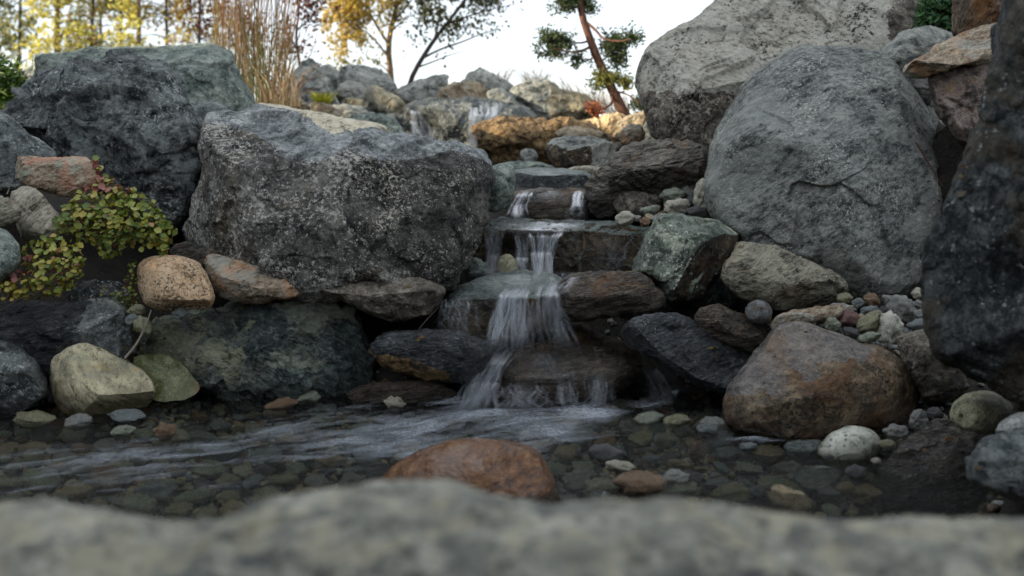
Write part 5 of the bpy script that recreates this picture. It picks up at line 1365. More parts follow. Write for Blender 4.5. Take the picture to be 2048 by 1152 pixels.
def plant(name, label, cat, base, woody=None, wmat='bark_dark', leaves=None, lmat='leaf', group=None, wname='trunk', lname='crown'):
    e = bpy.data.objects.new(name, None); C.objects.link(e); e.location = base; e.empty_display_size = 0.1
    tag(e, label, cat, group)
    if woody is not None:
        V, Fc = woody
        mesh(wname, V - np.array(base), Fc, M[wmat], parent=e)
    if leaves is not None:
        V, Fc, col = leaves
        o = mesh(lname, V - np.array(base), Fc, M[lmat], smooth=False, parent=e)
        attr_col(o, col)
    return e

GOLD = [(0.55, 0.40, 0.13), (0.46, 0.36, 0.12), (0.62, 0.47, 0.18), (0.30, 0.27, 0.10)]
GREENY = [(0.16, 0.17, 0.05), (0.26, 0.22, 0.06), (0.10, 0.12, 0.05), (0.34, 0.28, 0.08)]
DUSK = [(0.07, 0.085, 0.045), (0.11, 0.11, 0.05), (0.16, 0.13, 0.05), (0.05, 0.06, 0.035)]
WINE = [(0.12, 0.035, 0.03), (0.20, 0.07, 0.04), (0.07, 0.03, 0.03), (0.22, 0.12, 0.06)]
# orange-leaved tree in the middle of the skyline
Y = 10.5
wd = [(curve(pxline([(784,200),(782,150),(776,100),(781,60),(792,20),(800,-30),(812,-100)], Y)), np.linspace(0.036, 0.016, 14)),
      (curve(pxline([(779,118),(757,88),(738,66),(715,55)], Y, -.05)), np.linspace(0.014, 0.004, 14)),
      (curve(pxline([(777,88),(752,50),(732,10),(722,-40)], Y, .05)), np.linspace(0.016, 0.006, 14)),
      (curve(pxline([(786,45),(815,12),(842,-30)], Y, .05)), np.linspace(0.013, 0.006, 14)),
      (curve(pxline([(781,64),(806,40),(830,28)], Y, -.05)), np.linspace(0.01, 0.003, 14)),
      (curve(pxline([(782,150),(764,130),(742,118),(720,116)], Y, .04)), np.linspace(0.008, 0.002, 14))]
plant('orange_leaved_tree', 'slender tree with golden orange leaves and a tan trunk on the ridge', 'tree', P(784, 200, Y), tubes(wd), 'bark_tan',
      leafcloud([(690,45,42,48,1.2,0),(735,20,50,46,1.1,0),(688,100,34,24,.8,0),(755,-30,80,40,1,0),(820,5,45,40,.8,1),(700,-20,50,40,1,0),(850,-40,60,40,1,1),
                 (722,78,34,20,.6,0),(838,50,38,28,.4,1),(770,60,26,24,.5,0),(660,30,24,22,.7,0),(700,138,50,14,.3,1),(745,125,40,20,.2,1),(800,-90,140,60,.8,0)],
                Y, 0.042, 560, [GOLD, GREENY], gap=0.30, freq=3.5, seed=1, clump=5))
Y = 9.6
wd = [(curve(pxline([(812,200),(822,155),(845,115),(868,80),(890,52),(915,20),(945,-20),(975,-80)], Y)), np.linspace(0.026, 0.010, 14)),
      (curve(pxline([(843,118),(880,98),(925,84),(965,66),(1000,58)], Y, -.06)), np.linspace(0.012, 0.003, 14)),
      (curve(pxline([(835,135),(870,122),(905,108),(935,100)], Y, .06)), np.linspace(0.009, 0.002, 14)),
      (curve(pxline([(868,80),(878,48),(880,10),(872,-30)], Y, .06)), np.linspace(0.011, 0.004, 14)),
      (curve(pxline([(892,50),(935,32),(985,18),(1030,8)], Y, -.06)), np.linspace(0.010, 0.003, 14))]
plant('green_leaved_tree', 'leaning tree with sparse dark green leaves right of the orange one', 'tree', P(812, 200, Y), tubes(wd), 'bark_dark',
      leafcloud([(870,20,45,30,1),(935,5,62,34,1),(995,-8,48,32,1),(950,52,62,22,.9),(905,62,40,22,.7),(1005,30,26,18,.8),(900,105,38,12,.6),(975,82,28,10,.4),
                 (925,122,24,8,.3),(850,-30,80,34,1),(960,-50,100,40,1),(812,118,26,22,.25),(838,60,22,26,.5),(1032,60,14,6,.3),(790,170,22,10,.3)],
                Y, 0.044, 230, [DUSK + [(0.22, 0.19, 0.07)]], gap=0.34, freq=4, seed=2, clump=6, droop=0.5))
Y = 8.8
wd = [(curve(pxline([(606,200),(600,130),(590,70),(600,20),(585,-40)], Y)), np.linspace(0.016, 0.008, 14)),
      (curve(pxline([(595,100),(570,60),(560,10)], Y)), np.linspace(0.01, 0.003, 14)), (curve(pxline([(594,60),(630,30),(650,0)], Y)), np.linspace(0.008, 0.003, 14)),
      (curve(pxline([(600,140),(622,110),(632,80)], Y)), np.linspace(0.006, 0.002, 14))]
plant('dark_red_leaved_tree', 'small dark red leaved tree behind the tall grass', 'tree', P(606, 200, Y), tubes(wd), 'bark_dark',
      leafcloud([(585,25,55,36,1),(630,15,32,34,.9),(555,85,48,36,.8),(605,85,34,34,.6),(500,60,50,50,.7),(600,-40,80,40,1),(625,130,16,22,.5),(420,60,30,34,.6),(380,20,40,34,.5)], Y, 0.036, 230, [WINE], gap=0.33, freq=5, seed=3, clump=5))

# trees of the wood at the left, far behind
YEL = [(0.50, 0.45, 0.13), (0.58, 0.52, 0.18), (0.36, 0.34, 0.10)]
OLV = [(0.15, 0.17, 0.08), (0.21, 0.21, 0.09), (0.30, 0.28, 0.11), (0.10, 0.12, 0.07)]
BRN = [(0.24, 0.16, 0.06), (0.14, 0.11, 0.05), (0.33, 0.22, 0.08)]
FT = [(-40, 15, OLV, 'bark_dark', 'olive tree of the far wood cut off by the left photo edge'),
      (40, 17, OLV + YEL[:1], 'bark_dark', 'olive green tree of the far wood, left of the bright yellow one'),
      (112, 14, YEL, 'bark_tan', 'brightest yellow tree of the far wood with a pale trunk'),
      (182, 15, BRN + OLV, 'bark_dark', 'brown-green tree of the far wood, left one of two close thin trunks'),
      (196, 19, OLV, 'bark_dark', 'olive tree of the far wood, right one of two close thin trunks'),
      (246, 18, OLV, 'bark_dark', 'green tree of the far wood behind the long flat boulder'),
      (272, 13, YEL[:2] + OLV[2:3], 'bark_tan', 'small yellow tree of the far wood above the long flat boulder'),
      (335, 17, DUSK + BRN, 'bark_dark', 'dark thin-leaved tree of the far wood left of the tall grass'),
      (398, 16, BRN + YEL[:1], 'bark_dark', 'tree of the far wood with yellow and brown leaves beside the tall grass'),
      (470, 19, OLV + BRN, 'bark_dark', 'tree of the far wood hidden behind the tall grass'),
      (-130, 18, OLV, 'bark_dark', 'tree at the far left end of the wood')]
for i, (tx, Y, cl, bk, lab) in enumerate(FT):
    rg = np.random.default_rng(60 + i)
    small = 'small yellow' in lab
    base = P(tx, 190, Y)
    top = -60 if small else -520
    tr = curve(pxline([(tx, 200), (tx + rg.uniform(-8, 8), 60), (tx + rg.uniform(-10, 10), -120), (tx + rg.uniform(-14, 14), top)], Y), 12)
    wd = [(tr, np.linspace(0.032 if Y > 14 else 0.045, 0.012, 12))]
    cs = []
    for yy in np.arange(140, top, -34):
        for sgn in (-1, 1):
            rx = rg.uniform(20, 46) * (0.6 if small else 1.0)
            x1 = tx + sgn * rg.uniform(12, 44) * (0.6 if small else 1)
            y1 = yy + rg.uniform(-12, 12)
            cs.append((x1, y1, rx, rg.uniform(14, 30), rg.uniform(0.5, 1.1)))
            if rg.random() < 0.7:
                wd.append((curve(pxline([(tx, y1 + 14), ((tx + x1) / 2, y1 + 4), (x1 + sgn * 14, y1 + rg.uniform(-6, 12))], Y), 6), np.linspace(0.016, 0.004, 6)))
    plant('wood_tree', lab, 'tree', base, tubes(wd, 5), bk, leafcloud(cs, Y, 0.068, 300, [cl], gap=0.31, freq=1.7, seed=70 + i, clump=6, droop=0.3), group='trees of the wood at the left')

# leaning conifer
Y = 6.7
tr = curve(pxline([(1252,235),(1238,205),(1222,175),(1206,140),(1190,108),(1180,78),(1168,45),(1160,12),(1158,-30),(1150,-90)], Y), 30, 0.01, 3)
wd = [(tr, np.linspace(0.034, 0.016, 30)),
      (curve(pxline([(1184,92),(1160,104),(1135,104),(1105,96)], Y, -.04)), np.linspace(0.010, 0.004, 14)),
      (curve(pxline([(1182,80),(1158,88),(1128,78)], Y, .04)), np.linspace(0.008, 0.003, 14)),
      (curve(pxline([(1174,46),(1192,60),(1205,78),(1235,84),(1262,78)], Y, -.04)), np.linspace(0.010, 0.004, 14)),
      (curve(pxline([(1200,125),(1216,112),(1236,104)], Y, .04)), np.linspace(0.007, 0.003, 14)),
      (curve(pxline([(1192,112),(1178,120),(1165,124)], Y, .04)), np.linspace(0.007, 0.003, 14)),
      (curve(pxline([(1212,150),(1232,158),(1252,164)], Y, -.03)), np.linspace(0.007, 0.003, 14)),
      (curve(pxline([(1226,182),(1250,186),(1266,196),(1278,206)], Y, -.03)), np.linspace(0.007, 0.003, 14)),
      (curve(pxline([(1222,188),(1226,206),(1208,218),(1188,222)], Y, -.06)), np.linspace(0.011, 0.005, 14)),
      (curve(pxline([(1206,216),(1194,206),(1180,212)], Y, -.05)), np.linspace(0.006, 0.002, 14)),
      (curve(pxline([(1161,14),(1140,16),(1116,10)], Y, -.03)), np.linspace(0.008, 0.003, 14)),
      (curve(pxline([(1161,20),(1176,14),(1190,18)], Y, .03)), np.linspace(0.007, 0.003, 14))]
CG = [(0.045, 0.075, 0.035), (0.075, 0.10, 0.04), (0.035, 0.055, 0.03), (0.11, 0.13, 0.05)]
CB = [(0.20, 0.21, 0.05), (0.13, 0.16, 0.05), (0.28, 0.26, 0.07)]
plant('leaning_conifer', 'leaning reddish-trunked conifer with clipped pads of dark green needles', 'tree', P(1252, 235, Y), tubes(wd, 8), 'bark_red',
      leafcloud([(1098,80,28,20,1,0),(1125,88,26,22,1,0),(1112,104,26,14,1,0),(1086,92,16,14,1,0),(1140,100,14,10,.8,0),
                 (1125,10,26,14,1,0),(1148,0,26,16,1,0),(1176,12,20,16,1,0),(1150,-30,50,22,1,0),
                 (1238,80,26,14,1,0),(1262,78,22,14,1,0),(1226,94,22,12,.9,0),(1206,76,14,16,.7,0),(1246,104,14,10,.8,0),
                 (1164,120,20,13,.9,0),(1236,120,18,16,.9,0),(1222,108,12,10,.7,0),
                 (1214,152,24,14,1,1),(1238,162,22,14,1,1),(1206,164,20,10,1,1),(1252,168,12,8,.8,1),(1188,172,10,8,.8,0),(1276,208,16,14,1,0)],
                Y, 0.017, 1400, [CG, CB], depth=0.8, gap=0.22, freq=11, elong=2.0, seed=5, clump=9), 'needle')

# grasses
def blades(label, bases, Yr, n, tip, hgt, width, cols, name, seed, bend=0.3, cat='grass', dens_tip=None, seeds=0.0):
    """bases=(px0,px1,py); tip=(px0,px1,py0,py1)"""
    rg = np.random.default_rng(seed)
    Vs, Fs, Cs, o = [], [], [], 0
    k = 9
    for _ in range(n):
        Y = rg.uniform(*Yr)
        bx = rg.uniform(bases[0], bases[1]); by = bases[2] + rg.uniform(-4, 4)
        f = (bx - bases[0]) / max(bases[1] - bases[0], 1)
        tx = tip[0] + (tip[1] - tip[0]) * np.clip(f + rg.normal() * 0.28, -0.1, 1.1); ty = rg.uniform(tip[2], tip[3])
        b = P(bx, by, Y); t = P(tx, ty, Y + rg.normal() * 0.12)
        mid = b * 0.5 + t * 0.5 + np.array([(b[0] - t[0]) * bend * rg.uniform(0.4, 1.4), 0, abs(t[2] - b[2]) * 0.10])
        if rg.random() < seeds:
            t = t - np.array([(b[0] - t[0]) * 0.5, 0, abs(t[2] - b[2]) * rg.uniform(0.2, 0.5)])
        u = np.linspace(0, 1, k)[:, None]
        c = (1 - u) ** 2 * b + 2 * u * (1 - u) * mid + u ** 2 * t
        wv = np.array([math.cos(a := rg.uniform(-0.9, 0.9)), math.sin(a), 0]) * width * rg.uniform(0.6, 1.3)
        wd = (1 - u ** 2 * 0.85)
        V = np.stack([c - wv * wd * 0.5, c + wv * wd * 0.5], 1).reshape(-1, 3)
        i = np.arange(k - 1) * 2
        Fs.append(np.stack([i, i + 1, i + 3, i + 2], 1) + o); o += 2 * k; Vs.append(V)
        c0 = np.array(cols[0][rg.integers(len(cols[0]))]); c1 = np.array(cols[1][rg.integers(len(cols[1]))])
        cf = (c0 * (1 - u[:-1]) + c1 * u[:-1]) * rg.uniform(0.7, 1.2)
        Cs.append(np.repeat(np.c_[cf, np.ones(k - 1)], 4, 0))
    V = np.concatenate(Vs); base = V[np.argmin(V[:, 2])].copy()
    return V, np.concatenate(Fs), np.concatenate(Cs), base
TALLG = [[(0.09, 0.15, 0.04), (0.16, 0.16, 0.06), (0.26, 0.20, 0.11)], [(0.34, 0.08, 0.06), (0.22, 0.06, 0.05), (0.34, 0.15, 0.10), (0.15, 0.05, 0.05)]]
TAN = [[(0.34, 0.25, 0.15), (0.26, 0.20, 0.11)], [(0.55, 0.42, 0.27), (0.45, 0.30, 0.19), (0.36, 0.14, 0.10)]]
def grassclump(name, label, parts):
    e = None
    for nm, V, Fc, Cl, b in parts:
        if e is None:
            base = b; e = bpy.data.objects.new(name, None); C.objects.link(e); e.location = base; tag(e, label, 'ornamental grass', 'clumps of ornamental grass')
        o = mesh(nm, V - base, Fc, M['blade'], parent=e); attr_col(o, Cl); o['kind'] = 'stuff'
grassclump('ornamental_grass', 'tall red and green ornamental grass behind the long flat boulder',
           [('grass_blades', *blades('', (490, 575, 208), (6.2, 6.5), 190, (415, 630, -240, 90), 1, 0.0045, TALLG, '', 21)),
            ('grass_blades', *blades('', (440, 510, 190), (6.3, 6.6), 80, (420, 550, -190, 40), 1, 0.0052, TALLG, '', 22)),
            ('arching_blades', *blades('', (520, 600, 212), (6.0, 6.3), 110, (470, 640, 60, 175), 1, 0.0048, TAN, '', 23, bend=0.7, seeds=0.6))])
WIS = [(978, 1012, 172, 960, 1035, 118, 140, 'thin wispy grass on the highest ridge rock', 40),
       (1050, 1095, 170, 1000, 1110, 122, 150, 'wispy arching grass above the two-toned boulder', 90),
       (1105, 1150, 195, 1060, 1130, 140, 175, 'faint wispy grass right of the two-toned boulder top', 60),
       (1165, 1215, 222, 1120, 1205, 150, 195, 'pale wispy grass left of the leaning conifer', 110),
       (1215, 1262, 232, 1160, 1240, 170, 212, 'tan wispy grass at the foot of the leaning conifer', 90)]
for i, (a, b, c, d, e_, f, g, lab, n) in enumerate(WIS):
    grassclump('wispy_grass', lab, [('grass_blades', *blades('', (a, b, c), (7.8, 8.2) if i < 3 else (6.9, 7.2), n, (d, e_, f, g), 1, 0.0045, TAN, '', 30 + i, bend=0.5, seeds=0.5))])
tuft = blades('', (640, 655, 212), (6.55, 6.65), 120, (622, 672, 182, 200), 1, 0.010, [[(0.20, 0.22, 0.04)], [(0.42, 0.40, 0.06), (0.34, 0.34, 0.06)]], '', 41)
e = bpy.data.objects.new('leafy_tuft', None); C.objects.link(e); e.location = tuft[3]
tag(e, 'small yellow-green tuft growing among the grey ridge rocks', 'plant')
o = mesh('leaf_blades', tuft[0] - tuft[3], tuft[1], M['blade'], parent=e); attr_col(o, tuft[2])

SHR = [(0.05, 0.10, 0.03), (0.09, 0.15, 0.04), (0.15, 0.19, 0.05)]
b = P(10, 210, 5.3)
plant('shrub', 'small dark green shrub at the left photo edge above the dark boulders', 'shrub', b,
      tubes([(curve(pxline([(10, 210), (x, 175), (x + d, 140)], 5.3)), np.linspace(0.006, 0.002, 14)) for x, d in ((-15, -8), (5, 0), (20, 8), (30, 14))]), 'bark_dark',
      leafcloud([(5,160,34,30,1),(28,172,20,22,1),(-30,150,34,30,1),(10,190,36,16,1)], 5.3, 0.028, 700, [SHR], elong=1.5, gap=0.1, freq=9, seed=8, clump=5), 'needle', wname='stem', lname='foliage')
JY = 4.3
plant('juniper_sprig', 'green juniper sprig with rusty stems between the granite boulder and the brown fibrous rock', 'shrub', P(1900, 60, JY),
      tubes([(curve(pxline(l, JY, -.02)), np.linspace(0.005, 0.002, 14)) for l in ([(1915,66),(1890,45),(1862,44)], [(1915,40),(1885,30),(1862,5)], [(1912,66),(1880,60),(1855,48)], [(1915,20),(1900,0),(1890,-20)])]), 'redstem',
      leafcloud([(1858,42,16,12,1),(1868,18,16,16,1),(1890,40,20,16,.9),(1896,12,20,18,1),(1876,56,18,9,1),(1902,58,12,10,1),(1900,-20,26,16,1)], JY, 0.017, 2600, [[(0.04, 0.10, 0.04), (0.07, 0.15, 0.05), (0.03, 0.06, 0.03)]], elong=1.8, seed=9, clump=7, gap=0.1, freq=20), 'needle', wname='stem', lname='foliage')
OY = 6.0
plant('orange_shrublet', 'small bare orange-twigged shrub at the tip of the conifer root', 'shrub', P(1195, 232, OY),
      tubes([(curve(pxline([(1196, 236), (1190 + random.uniform(-14, 10), 222), (1185 + random.uniform(-24, 24), 206 + random.uniform(-8, 12))], OY, random.uniform(-.03, .03))), np.linspace(0.005, 0.002, 14)) for _ in range(14)]), 'redstem',
      leafcloud([(1186,214,18,14,1),(1196,226,14,10,1)], OY, 0.02, 500, [[(0.40, 0.15, 0.08), (0.30, 0.10, 0.06), (0.5, 0.24, 0.12)]], seed=10, gap=0.2, freq=16), 'leaf', wname='stem', lname='foliage')

# ------------------------------------------------------------------ trailing plant with round leaves
LM = {'green': plainleaf('round_leaf_green', (0.09, 0.15, 0.025), (0.19, 0.26, 0.05), (0.22, 0.22, 0.06)),
      'lime': plainleaf('round_leaf_lime', (0.26, 0.30, 0.05), (0.40, 0.40, 0.08), (0.36, 0.30, 0.08)),
      'yellow': plainleaf('round_leaf_yellow', (0.36, 0.31, 0.05), (0.46, 0.38, 0.08), (0.42, 0.24, 0.08)),
      'pink': plainleaf('round_leaf_pink', (0.30, 0.10, 0.09), (0.38, 0.19, 0.13), (0.20, 0.06, 0.05)),
      'orange': plainleaf('round_leaf_orange', (0.42, 0.22, 0.08), (0.40, 0.28, 0.11), (0.30, 0.14, 0.06))}
def leafmesh(seed):
    rg = np.random.default_rng(seed); k = 12
    a = np.arange(k) / k * 2 * math.pi
    r = 0.0105 * (1 + 0.06 * rg.normal(size=k)) * np.where(np.abs(a - math.pi) < 0.3, 0.72, 1)
    outer = np.c_[r * np.cos(a), r * np.sin(a) * 0.94, 0.0022 * np.abs(np.sin(a)) + 0.0012 * rg.normal(size=k)]
    inner = outer * np.array([0.5, 0.5, 0]) + np.array([0, 0, -0.0006])
    V = np.vstack([[0, 0, -0.0012], inner, outer])
    Fc = [[0, 1 + i, 1 + (i + 1) % k] for i in range(k)] + [[1 + i, 1 + k + i, 1 + k + (i + 1) % k, 1 + (i + 1) % k] for i in range(k)]
    me = bpy.data.meshes.new('leaf'); me.from_pydata([tuple(v) for v in V], [], Fc); me.polygons.foreach_set('use_smooth', [True] * len(Fc))
    return me
LFM = {}
for c_, m_ in LM.items():
    for k in range(3):
        me = leafmesh(400 + k); me.materials.append(m_); LFM[(c_, k)] = me

def inside(p, poly):
    x, y = p; c = False
    for i in range(len(poly)):
        (x1, y1), (x2, y2) = poly[i], poly[i - 1]
        if (y1 > y) != (y2 > y) and x < (x2 - x1) * (y - y1) / (y2 - y1) + x1: c = not c
    return c
def edged(p, poly):
    m = 1e9
    for i in range(len(poly)):
        a = np.array(poly[i - 1], float); b = np.array(poly[i], float); q = np.array(p)
        t = np.clip(((q - a) @ (b - a)) / ((b - a) @ (b - a)), 0, 1)
        m = min(m, np.linalg.norm(q - a - t * (b - a)))
    return m
UP = [(176,322),(192,318),(212,350),(240,366),(262,372),(290,388),(312,410),(338,440),(350,462),(340,490),(332,530),(318,520),(312,488),(285,490),(262,488),(240,500),(215,512),(196,502),(175,480),(140,462),(104,470),(98,448),(118,428),(145,396),(150,388),(178,372),(190,352)]
LO = [(-60,560),(0,556),(38,545),(44,512),(48,486),(80,474),(125,470),(152,480),(166,510),(165,545),(150,575),(100,590),(50,592),(0,600),(-60,600)]
FR = [(256,525),(272,520),(276,545),(272,575),(276,608),(250,610),(215,598),(196,584),(230,588),(254,580)]
TRAIL = 'trailing plants between the left rocks'
def trail(label, poly, Y0, bulge, n_leaf, n_small, colf, name='trailing_plant', scale=1.0, seed=1):
    rg = random.Random(seed)
    cx = sum(p[0] for p in poly) / len(poly); by = max(p[1] for p in poly)
    e = bpy.data.objects.new(name, None); C.objects.link(e); e.location = P(cx, by, Y0)
    base = Vector(P(cx, by, Y0)); tag(e, label, 'trailing plant', TRAIL)
    x0, x1 = min(p[0] for p in poly), max(p[0] for p in poly); y0, y1 = min(p[1] for p in poly), by
    def depth(x, y): return Y0 - bulge * (min(edged((x, y), poly), 40) / 40) ** 0.6 + 0.0007 * (0.5 * (y0 + y1) - y)
    k = 0; placed = []
    tries = 0
    while k < n_leaf and tries < 20000:
        tries += 1
        x, y = rg.uniform(x0, x1), rg.uniform(y0, y1)
        if not inside((x, y), poly): continue
        if any((x - a) ** 2 + (y - b) ** 2 < 30 * scale for a, b in placed): continue
        placed.append((x, y)); x += rg.gauss(0, 5); y += rg.gauss(0, 5)
        c_ = colf(x, y, rg)
        o = bpy.data.objects.new('leaf', LFM[(c_, rg.randrange(3))]); C.objects.link(o); o.parent = e
        o.location = Vector(P(x, y, depth(x, y) + rg.uniform(-0.015, 0.01))) - base
        nrm = Vector((rg.gauss(0, .45), -0.6 + rg.gauss(0, .4), 0.75 + rg.gauss(0, .35))).normalized()
        o.rotation_mode = 'QUATERNION'
        o.rotation_quaternion = nrm.to_track_quat('Z', 'Y') @ Quaternion((0, 0, 1), rg.uniform(0, 6.28))
        sc_ = rg.choice([0.45, 0.6, 0.75, 0.9, 1.0, 1.1, 1.2]) * scale
        o.scale = (sc_, sc_, sc_)
        k += 1
    # smaller leaves deeper in the mass, too many and too hidden to single out
    Cn, Cl = [], []
    cols = {'green': (0.07, 0.11, 0.02), 'lime': (0.17, 0.19, 0.035), 'yellow': (0.30, 0.26, 0.05), 'pink': (0.20, 0.07, 0.05), 'orange': (0.25, 0.12, 0.05)}
    while len(Cn) < n_small:
        x, y = rg.uniform(x0, x1), rg.uniform(y0, y1 + 8)
        if not inside((x, y - rg.uniform(0, 8)), poly): continue
        Cn.append(P(x, y, depth(x, y) + rg.uniform(0.01, 0.05))); Cl.append(cols[colf(x, y, rg)])
    p = np.array(Cn); cl = np.array(Cl); kk = len(p)
    g = np.random.default_rng(seed); a = g.normal(size=(kk, 3)); a /= np.linalg.norm(a, axis=1)[:, None]
    b = np.cross(a, g.normal(size=(kk, 3)) + [0, 1, 0]); b /= np.linalg.norm(b, axis=1)[:, None]; sz = 0.0075 * scale * g.uniform(0.6, 1.3, kk)[:, None]
    ring = [p + a * sz * math.cos(t) + b * sz * math.sin(t) for t in np.arange(6) / 6 * 2 * math.pi]
    V = np.stack(ring, 1).reshape(-1, 3); i0 = np.arange(kk) * 6
    Fc = np.concatenate([np.stack([i0, i0 + 1, i0 + 2, i0 + 3], 1), np.stack([i0, i0 + 3, i0 + 4, i0 + 5], 1)])
    o = mesh('small_leaves', V - np.array(base), Fc, M['leaf'], smooth=False, parent=e, kind='stuff')
    attr_col(o, np.repeat(np.r_[np.c_[cl, np.ones(kk)], np.c_[cl, np.ones(kk)]], 4, 0))
    ln = []
    for _ in range(70):
        x, y = rg.uniform(x0, x1), rg.uniform(y0 + 20, y1)
        if not inside((x, y), poly): continue
        q = [(x, y), (x + rg.uniform(-14, 14), y + rg.uniform(4, 16)), (x + rg.uniform(-24, 24), y + rg.uniform(14, 34))]
        ln.append((curve([P(a_, b_, depth(a_, b_) + 0.015) for a_, b_ in q], 8), 0.0011))
    V, Fc = tubes(ln, 4)
    mesh('stems', V - np.array(base), Fc, M['redstem'], parent=e, kind='stuff')
    return e
def col_up(x, y, r):
    if y < 385 and 168 < x < 265 and r.random() < 0.6: return 'pink'
    return r.choices(['green', 'lime', 'yellow', 'pink', 'orange'], [34, 50, 12, 2, 3])[0]
def col_lo(x, y, r):
    if x < 66 and 500 < y < 560 and r.random() < 0.5: return 'pink'
    if x < 60 and y > 560: return r.choice(['yellow', 'lime', 'yellow'])
    return r.choices(['green', 'lime', 'yellow', 'pink', 'orange'], [16, 50, 24, 5, 4])[0]
trail('large mound of round yellow-green leaves, pinkish at its top, below the mottled rock', UP, 3.16, 0.13, 280, 700, col_up, seed=2)
trail('lower mat of round yellow and green leaves with pink ones at its left edge', LO, 2.98, 0.09, 160, 420, col_lo, seed=3)
trail('thin fringe of tiny green leaves left of the orange granite stone', FR, 3.12, 0.02, 60, 160, lambda x, y, r: r.choice(['green', 'green', 'lime']), scale=0.55, seed=4)

# ------------------------------------------------------------------ fallen leaf, twigs
def big_leaf():
    q = NT('broad_green_leaf')
    tc = q.n('TexCoord')
    n1 = q.noise(tc.outputs['Object'], 26, 6, 0.7, 0.6); n2 = q.noise(tc.outputs['Object'], 160, 4, 0.7)
    col = q.ramp(q.math('MULTIPLY_ADD', n2, 0.6, q.math('MULTIPLY', n1, 0.55)), [(0.40, (0.030, 0.040, 0.010)), (0.56, (0.075, 0.085, 0.022)), (0.74, (0.22, 0.22, 0.11))])
    sx = q.n('SeparateXYZ'); q.l(tc.outputs['Object'], sx.inputs[0])
    col = q.mix(q.smooth(q.math('MULTIPLY_ADD', n1, 0.06, sx.outputs[0]), 0.09, 0.14), col, (0.16, 0.07, 0.025))
    b = q.n('BsdfPrincipled'); q.l(col, b.inputs['Base Color']); b.inputs['Roughness'].default_value = 0.4
    bp = q.n('Bump'); bp.inputs['Distance'].default_value = 0.004; q.l(n1, bp.inputs['Height']); q.l(bp.outputs[0], b.inputs['Normal'])
    q.l(b.outputs[0], q.out.inputs[0]); mat = q.m
    ol = [(262,716),(290,708),(322,708),(352,718),(372,734),(386,752),(402,771),(394,788),(368,800),(322,804),(292,794)]
    Y = 3.03
    o2 = resample(ol, 60, 1); c = o2.mean(0)
    V, Fc = [], []
    K = 8
    for k in range(K + 1):
        s = k / K
        q = c + (o2 - c) * s
        dpt = Y - 0.03 * np.sin((q[:, 0] - 262) / 140 * math.pi) + 0.0006 * (740 - q[:, 1]) - 0.00018 * np.abs(q[:, 1] - (700 + (q[:, 0] - 262) * 0.55))
        V.append(P(q[:, 0], q[:, 1], dpt))
    V = np.concatenate(V); n = 60; j = np.arange(n)
    for k in range(K):
        b0 = k * n; Fc.append(np.stack([b0 + j, b0 + n + j, b0 + n + (j + 1) % n, b0 + (j + 1) % n], 1))
    V = V + np.c_[np.zeros(len(V)), fbm(V * 22, 3) * 0.010, fbm(V * 40 + 5, 2) * 0.003]
    base = V[np.argmin(V[:, 2])].copy()
    e = bpy.data.objects.new('fallen_leaf', None); C.objects.link(e); e.location = base
    tag(e, 'large dark green fallen leaf standing in the water behind the olive beige stone', 'leaf')
    mesh('leaf_blade', V - base, np.concatenate(Fc), mat, parent=e)
    ln = [(curve([P(x, y, Y - 0.012 - 0.03 * math.sin((x - 262) / 140 * math.pi)) for x, y in ((300, 765), (340, 764), (375, 768), (402, 772))], 10), np.linspace(0.0014, 0.0007, 10))]
    for x in (318, 338, 358):
        ln.append((curve([P(x, 765, Y - 0.04), P(x + 12, 750, Y - 0.038), P(x + 18, 735, Y - 0.03)], 6), 0.0005))
    V, Fq = tubes(ln, 5); mesh('leaf_vein', V - base, Fq, M['twig'], parent=e)
big_leaf()
def twig(label, pts, Y, r, mat='twig', dy=0.0, name='twig'):
    V, Fc = tubes([(curve(pxline(pts, Y, dy), 16, 0.004, 3), np.linspace(r, r * 0.4, 16))], 6)
    return mesh(name, V, Fc, M[mat], loc=V[np.argmin(V[:, 2])], label=label, cat='twig')
twig('pale dry twig standing between the olive beige stone and the orange granite stone', [(250,716),(272,690),(290,655),(302,620)], 2.94, 0.0042)
twig('thin brown stem leaning against the flat grey-brown rock beside the shiny black rock', [(838,658),(856,636),(880,612)], 3.05, 0.0022, 'bark_dark')
twig('thin reddish needle lying on the black rough slab', [(1423,735),(1430,748),(1434,762)], 2.93, 0.0012, 'redstem')
twig('long brown twig leaning on the right side of the rounded boulder', [(1832,285),(1852,318),(1872,350),(1884,372)], 3.42, 0.003, 'redstem')
twig('short grey stick at the left edge above the beige slanted rock', [(14,388),(20,372),(24,352)], 3.08, 0.002)
twig('bare stem trailing from the plant over the dark pitted rock', [(0,622),(40,596),(80,582),(120,575)], 2.86, 0.0016, 'bark_dark')
twig('thin runner hanging in the dark hollow beside the orange granite stone', [(178,560),(205,580),(240,600),(262,612)], 2.98, 0.0014, 'bark_dark')
twig('dark upright splinter on the brown layered rock at the foot of the main fall', [(1160,546),(1158,532),(1162,522)], 3.5, 0.004, 'bark_dark')

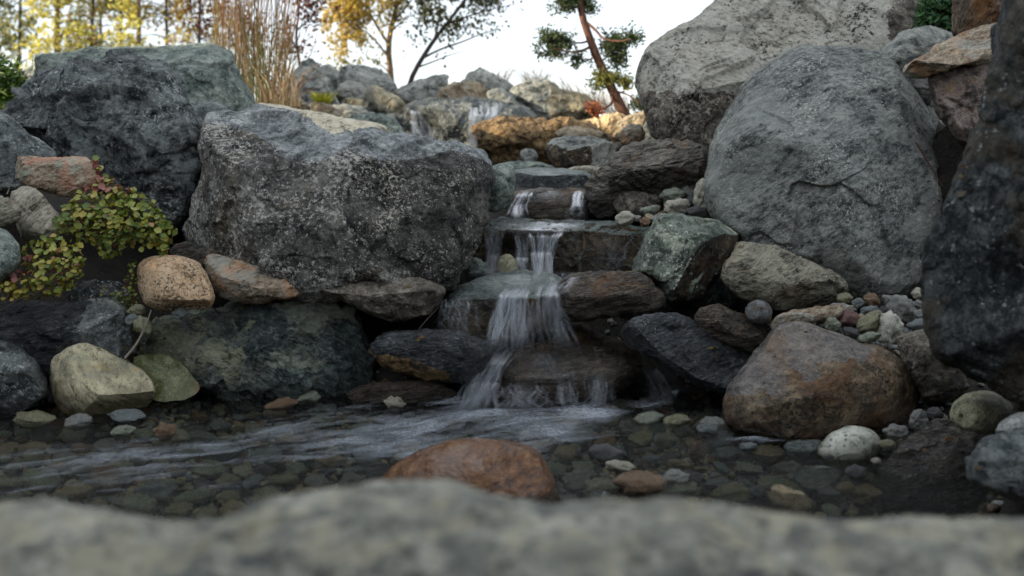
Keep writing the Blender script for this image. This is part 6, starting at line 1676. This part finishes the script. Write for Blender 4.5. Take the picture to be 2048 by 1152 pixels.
# leaf litter and needles caught between the stones
rg = np.random.default_rng(77)
zones = [(140, 260, 560, 620), (430, 600, 595, 640), (1380, 1560, 600, 720), (1500, 1850, 590, 700), (1750, 1960, 820, 980), (250, 420, 600, 700), (1180, 1420, 380, 450), (620, 900, 540, 700), (1850, 1960, 280, 420), (1000, 1300, 230, 340)]
Vs, Cs = [], []
for _ in range(230):
    z = zones[rg.integers(len(zones))]
    h = probe(rg.uniform(z[0], z[1]), rg.uniform(z[2], z[3]))
    if h is None or h[2] < 0.01: continue
    a = rg.normal(size=3) * [1, 0.6, 0.35]; a /= np.linalg.norm(a); b = np.cross(a, rg.normal(size=3)); b /= np.linalg.norm(b)
    sz = rg.uniform(0.004, 0.012); wd = sz * (0.12 if rg.random() < 0.5 else 0.6)
    h = h + np.array([0, -0.004, 0.004])
    Vs.append(np.stack([h - a * sz, h + b * wd, h + a * sz, h - b * wd])); c = np.array([[0.22, 0.11, 0.05], [0.14, 0.08, 0.04], [0.32, 0.24, 0.10], [0.25, 0.20, 0.14]][rg.integers(4)]) * rg.uniform(0.6, 1.2)
    Cs.append(np.repeat(np.r_[c, 1][None], 4, 0))
o = mesh('leaf_litter', np.concatenate(Vs), np.arange(4 * len(Vs)).reshape(-1, 4), M['leaf'], smooth=False, kind='stuff', label='dry leaf bits and needles caught between the stones', cat='leaf litter')
attr_col(o, np.concatenate(Cs))

# things that still share a label are told apart by their order from the left
by = {}
for o in sc.objects:
    if o.parent is None and o.get('group') == G5: by.setdefault(o['label'], []).append(o)
ORD = ['leftmost', 'second', 'third', 'fourth', 'fifth', 'sixth']
NUM = ['', '', 'two', 'three', 'four', 'five', 'six', 'seven']
for lab, os_ in by.items():
    if 1 < len(os_) < 8:
        if len(lab.split()) > 12: lab = lab.replace('medium-sized ', '')
        os_.sort(key=lambda o: o.location.x / o.location.y)
        for i, o in enumerate(os_):
            if len(lab.split()) > 11: lab = lab.replace(' underwater', '')
            if len(lab.split()) > 10: lab = lab.replace('by the ', 'by ').replace('around the ', 'by ').replace('in the left', 'left')
            o['label'] = lab + ', ' + ('rightmost' if i == len(os_) - 1 else ORD[i] + ('' if i == 0 else ' from left')) + ' of ' + NUM[len(os_)]
for o in sc.objects:
    if o.get('label') and len(o['label'].split()) > 16: o['label'] = o['label'].replace(' underwater', '').replace(' from left', '').replace('the ', '', 1)
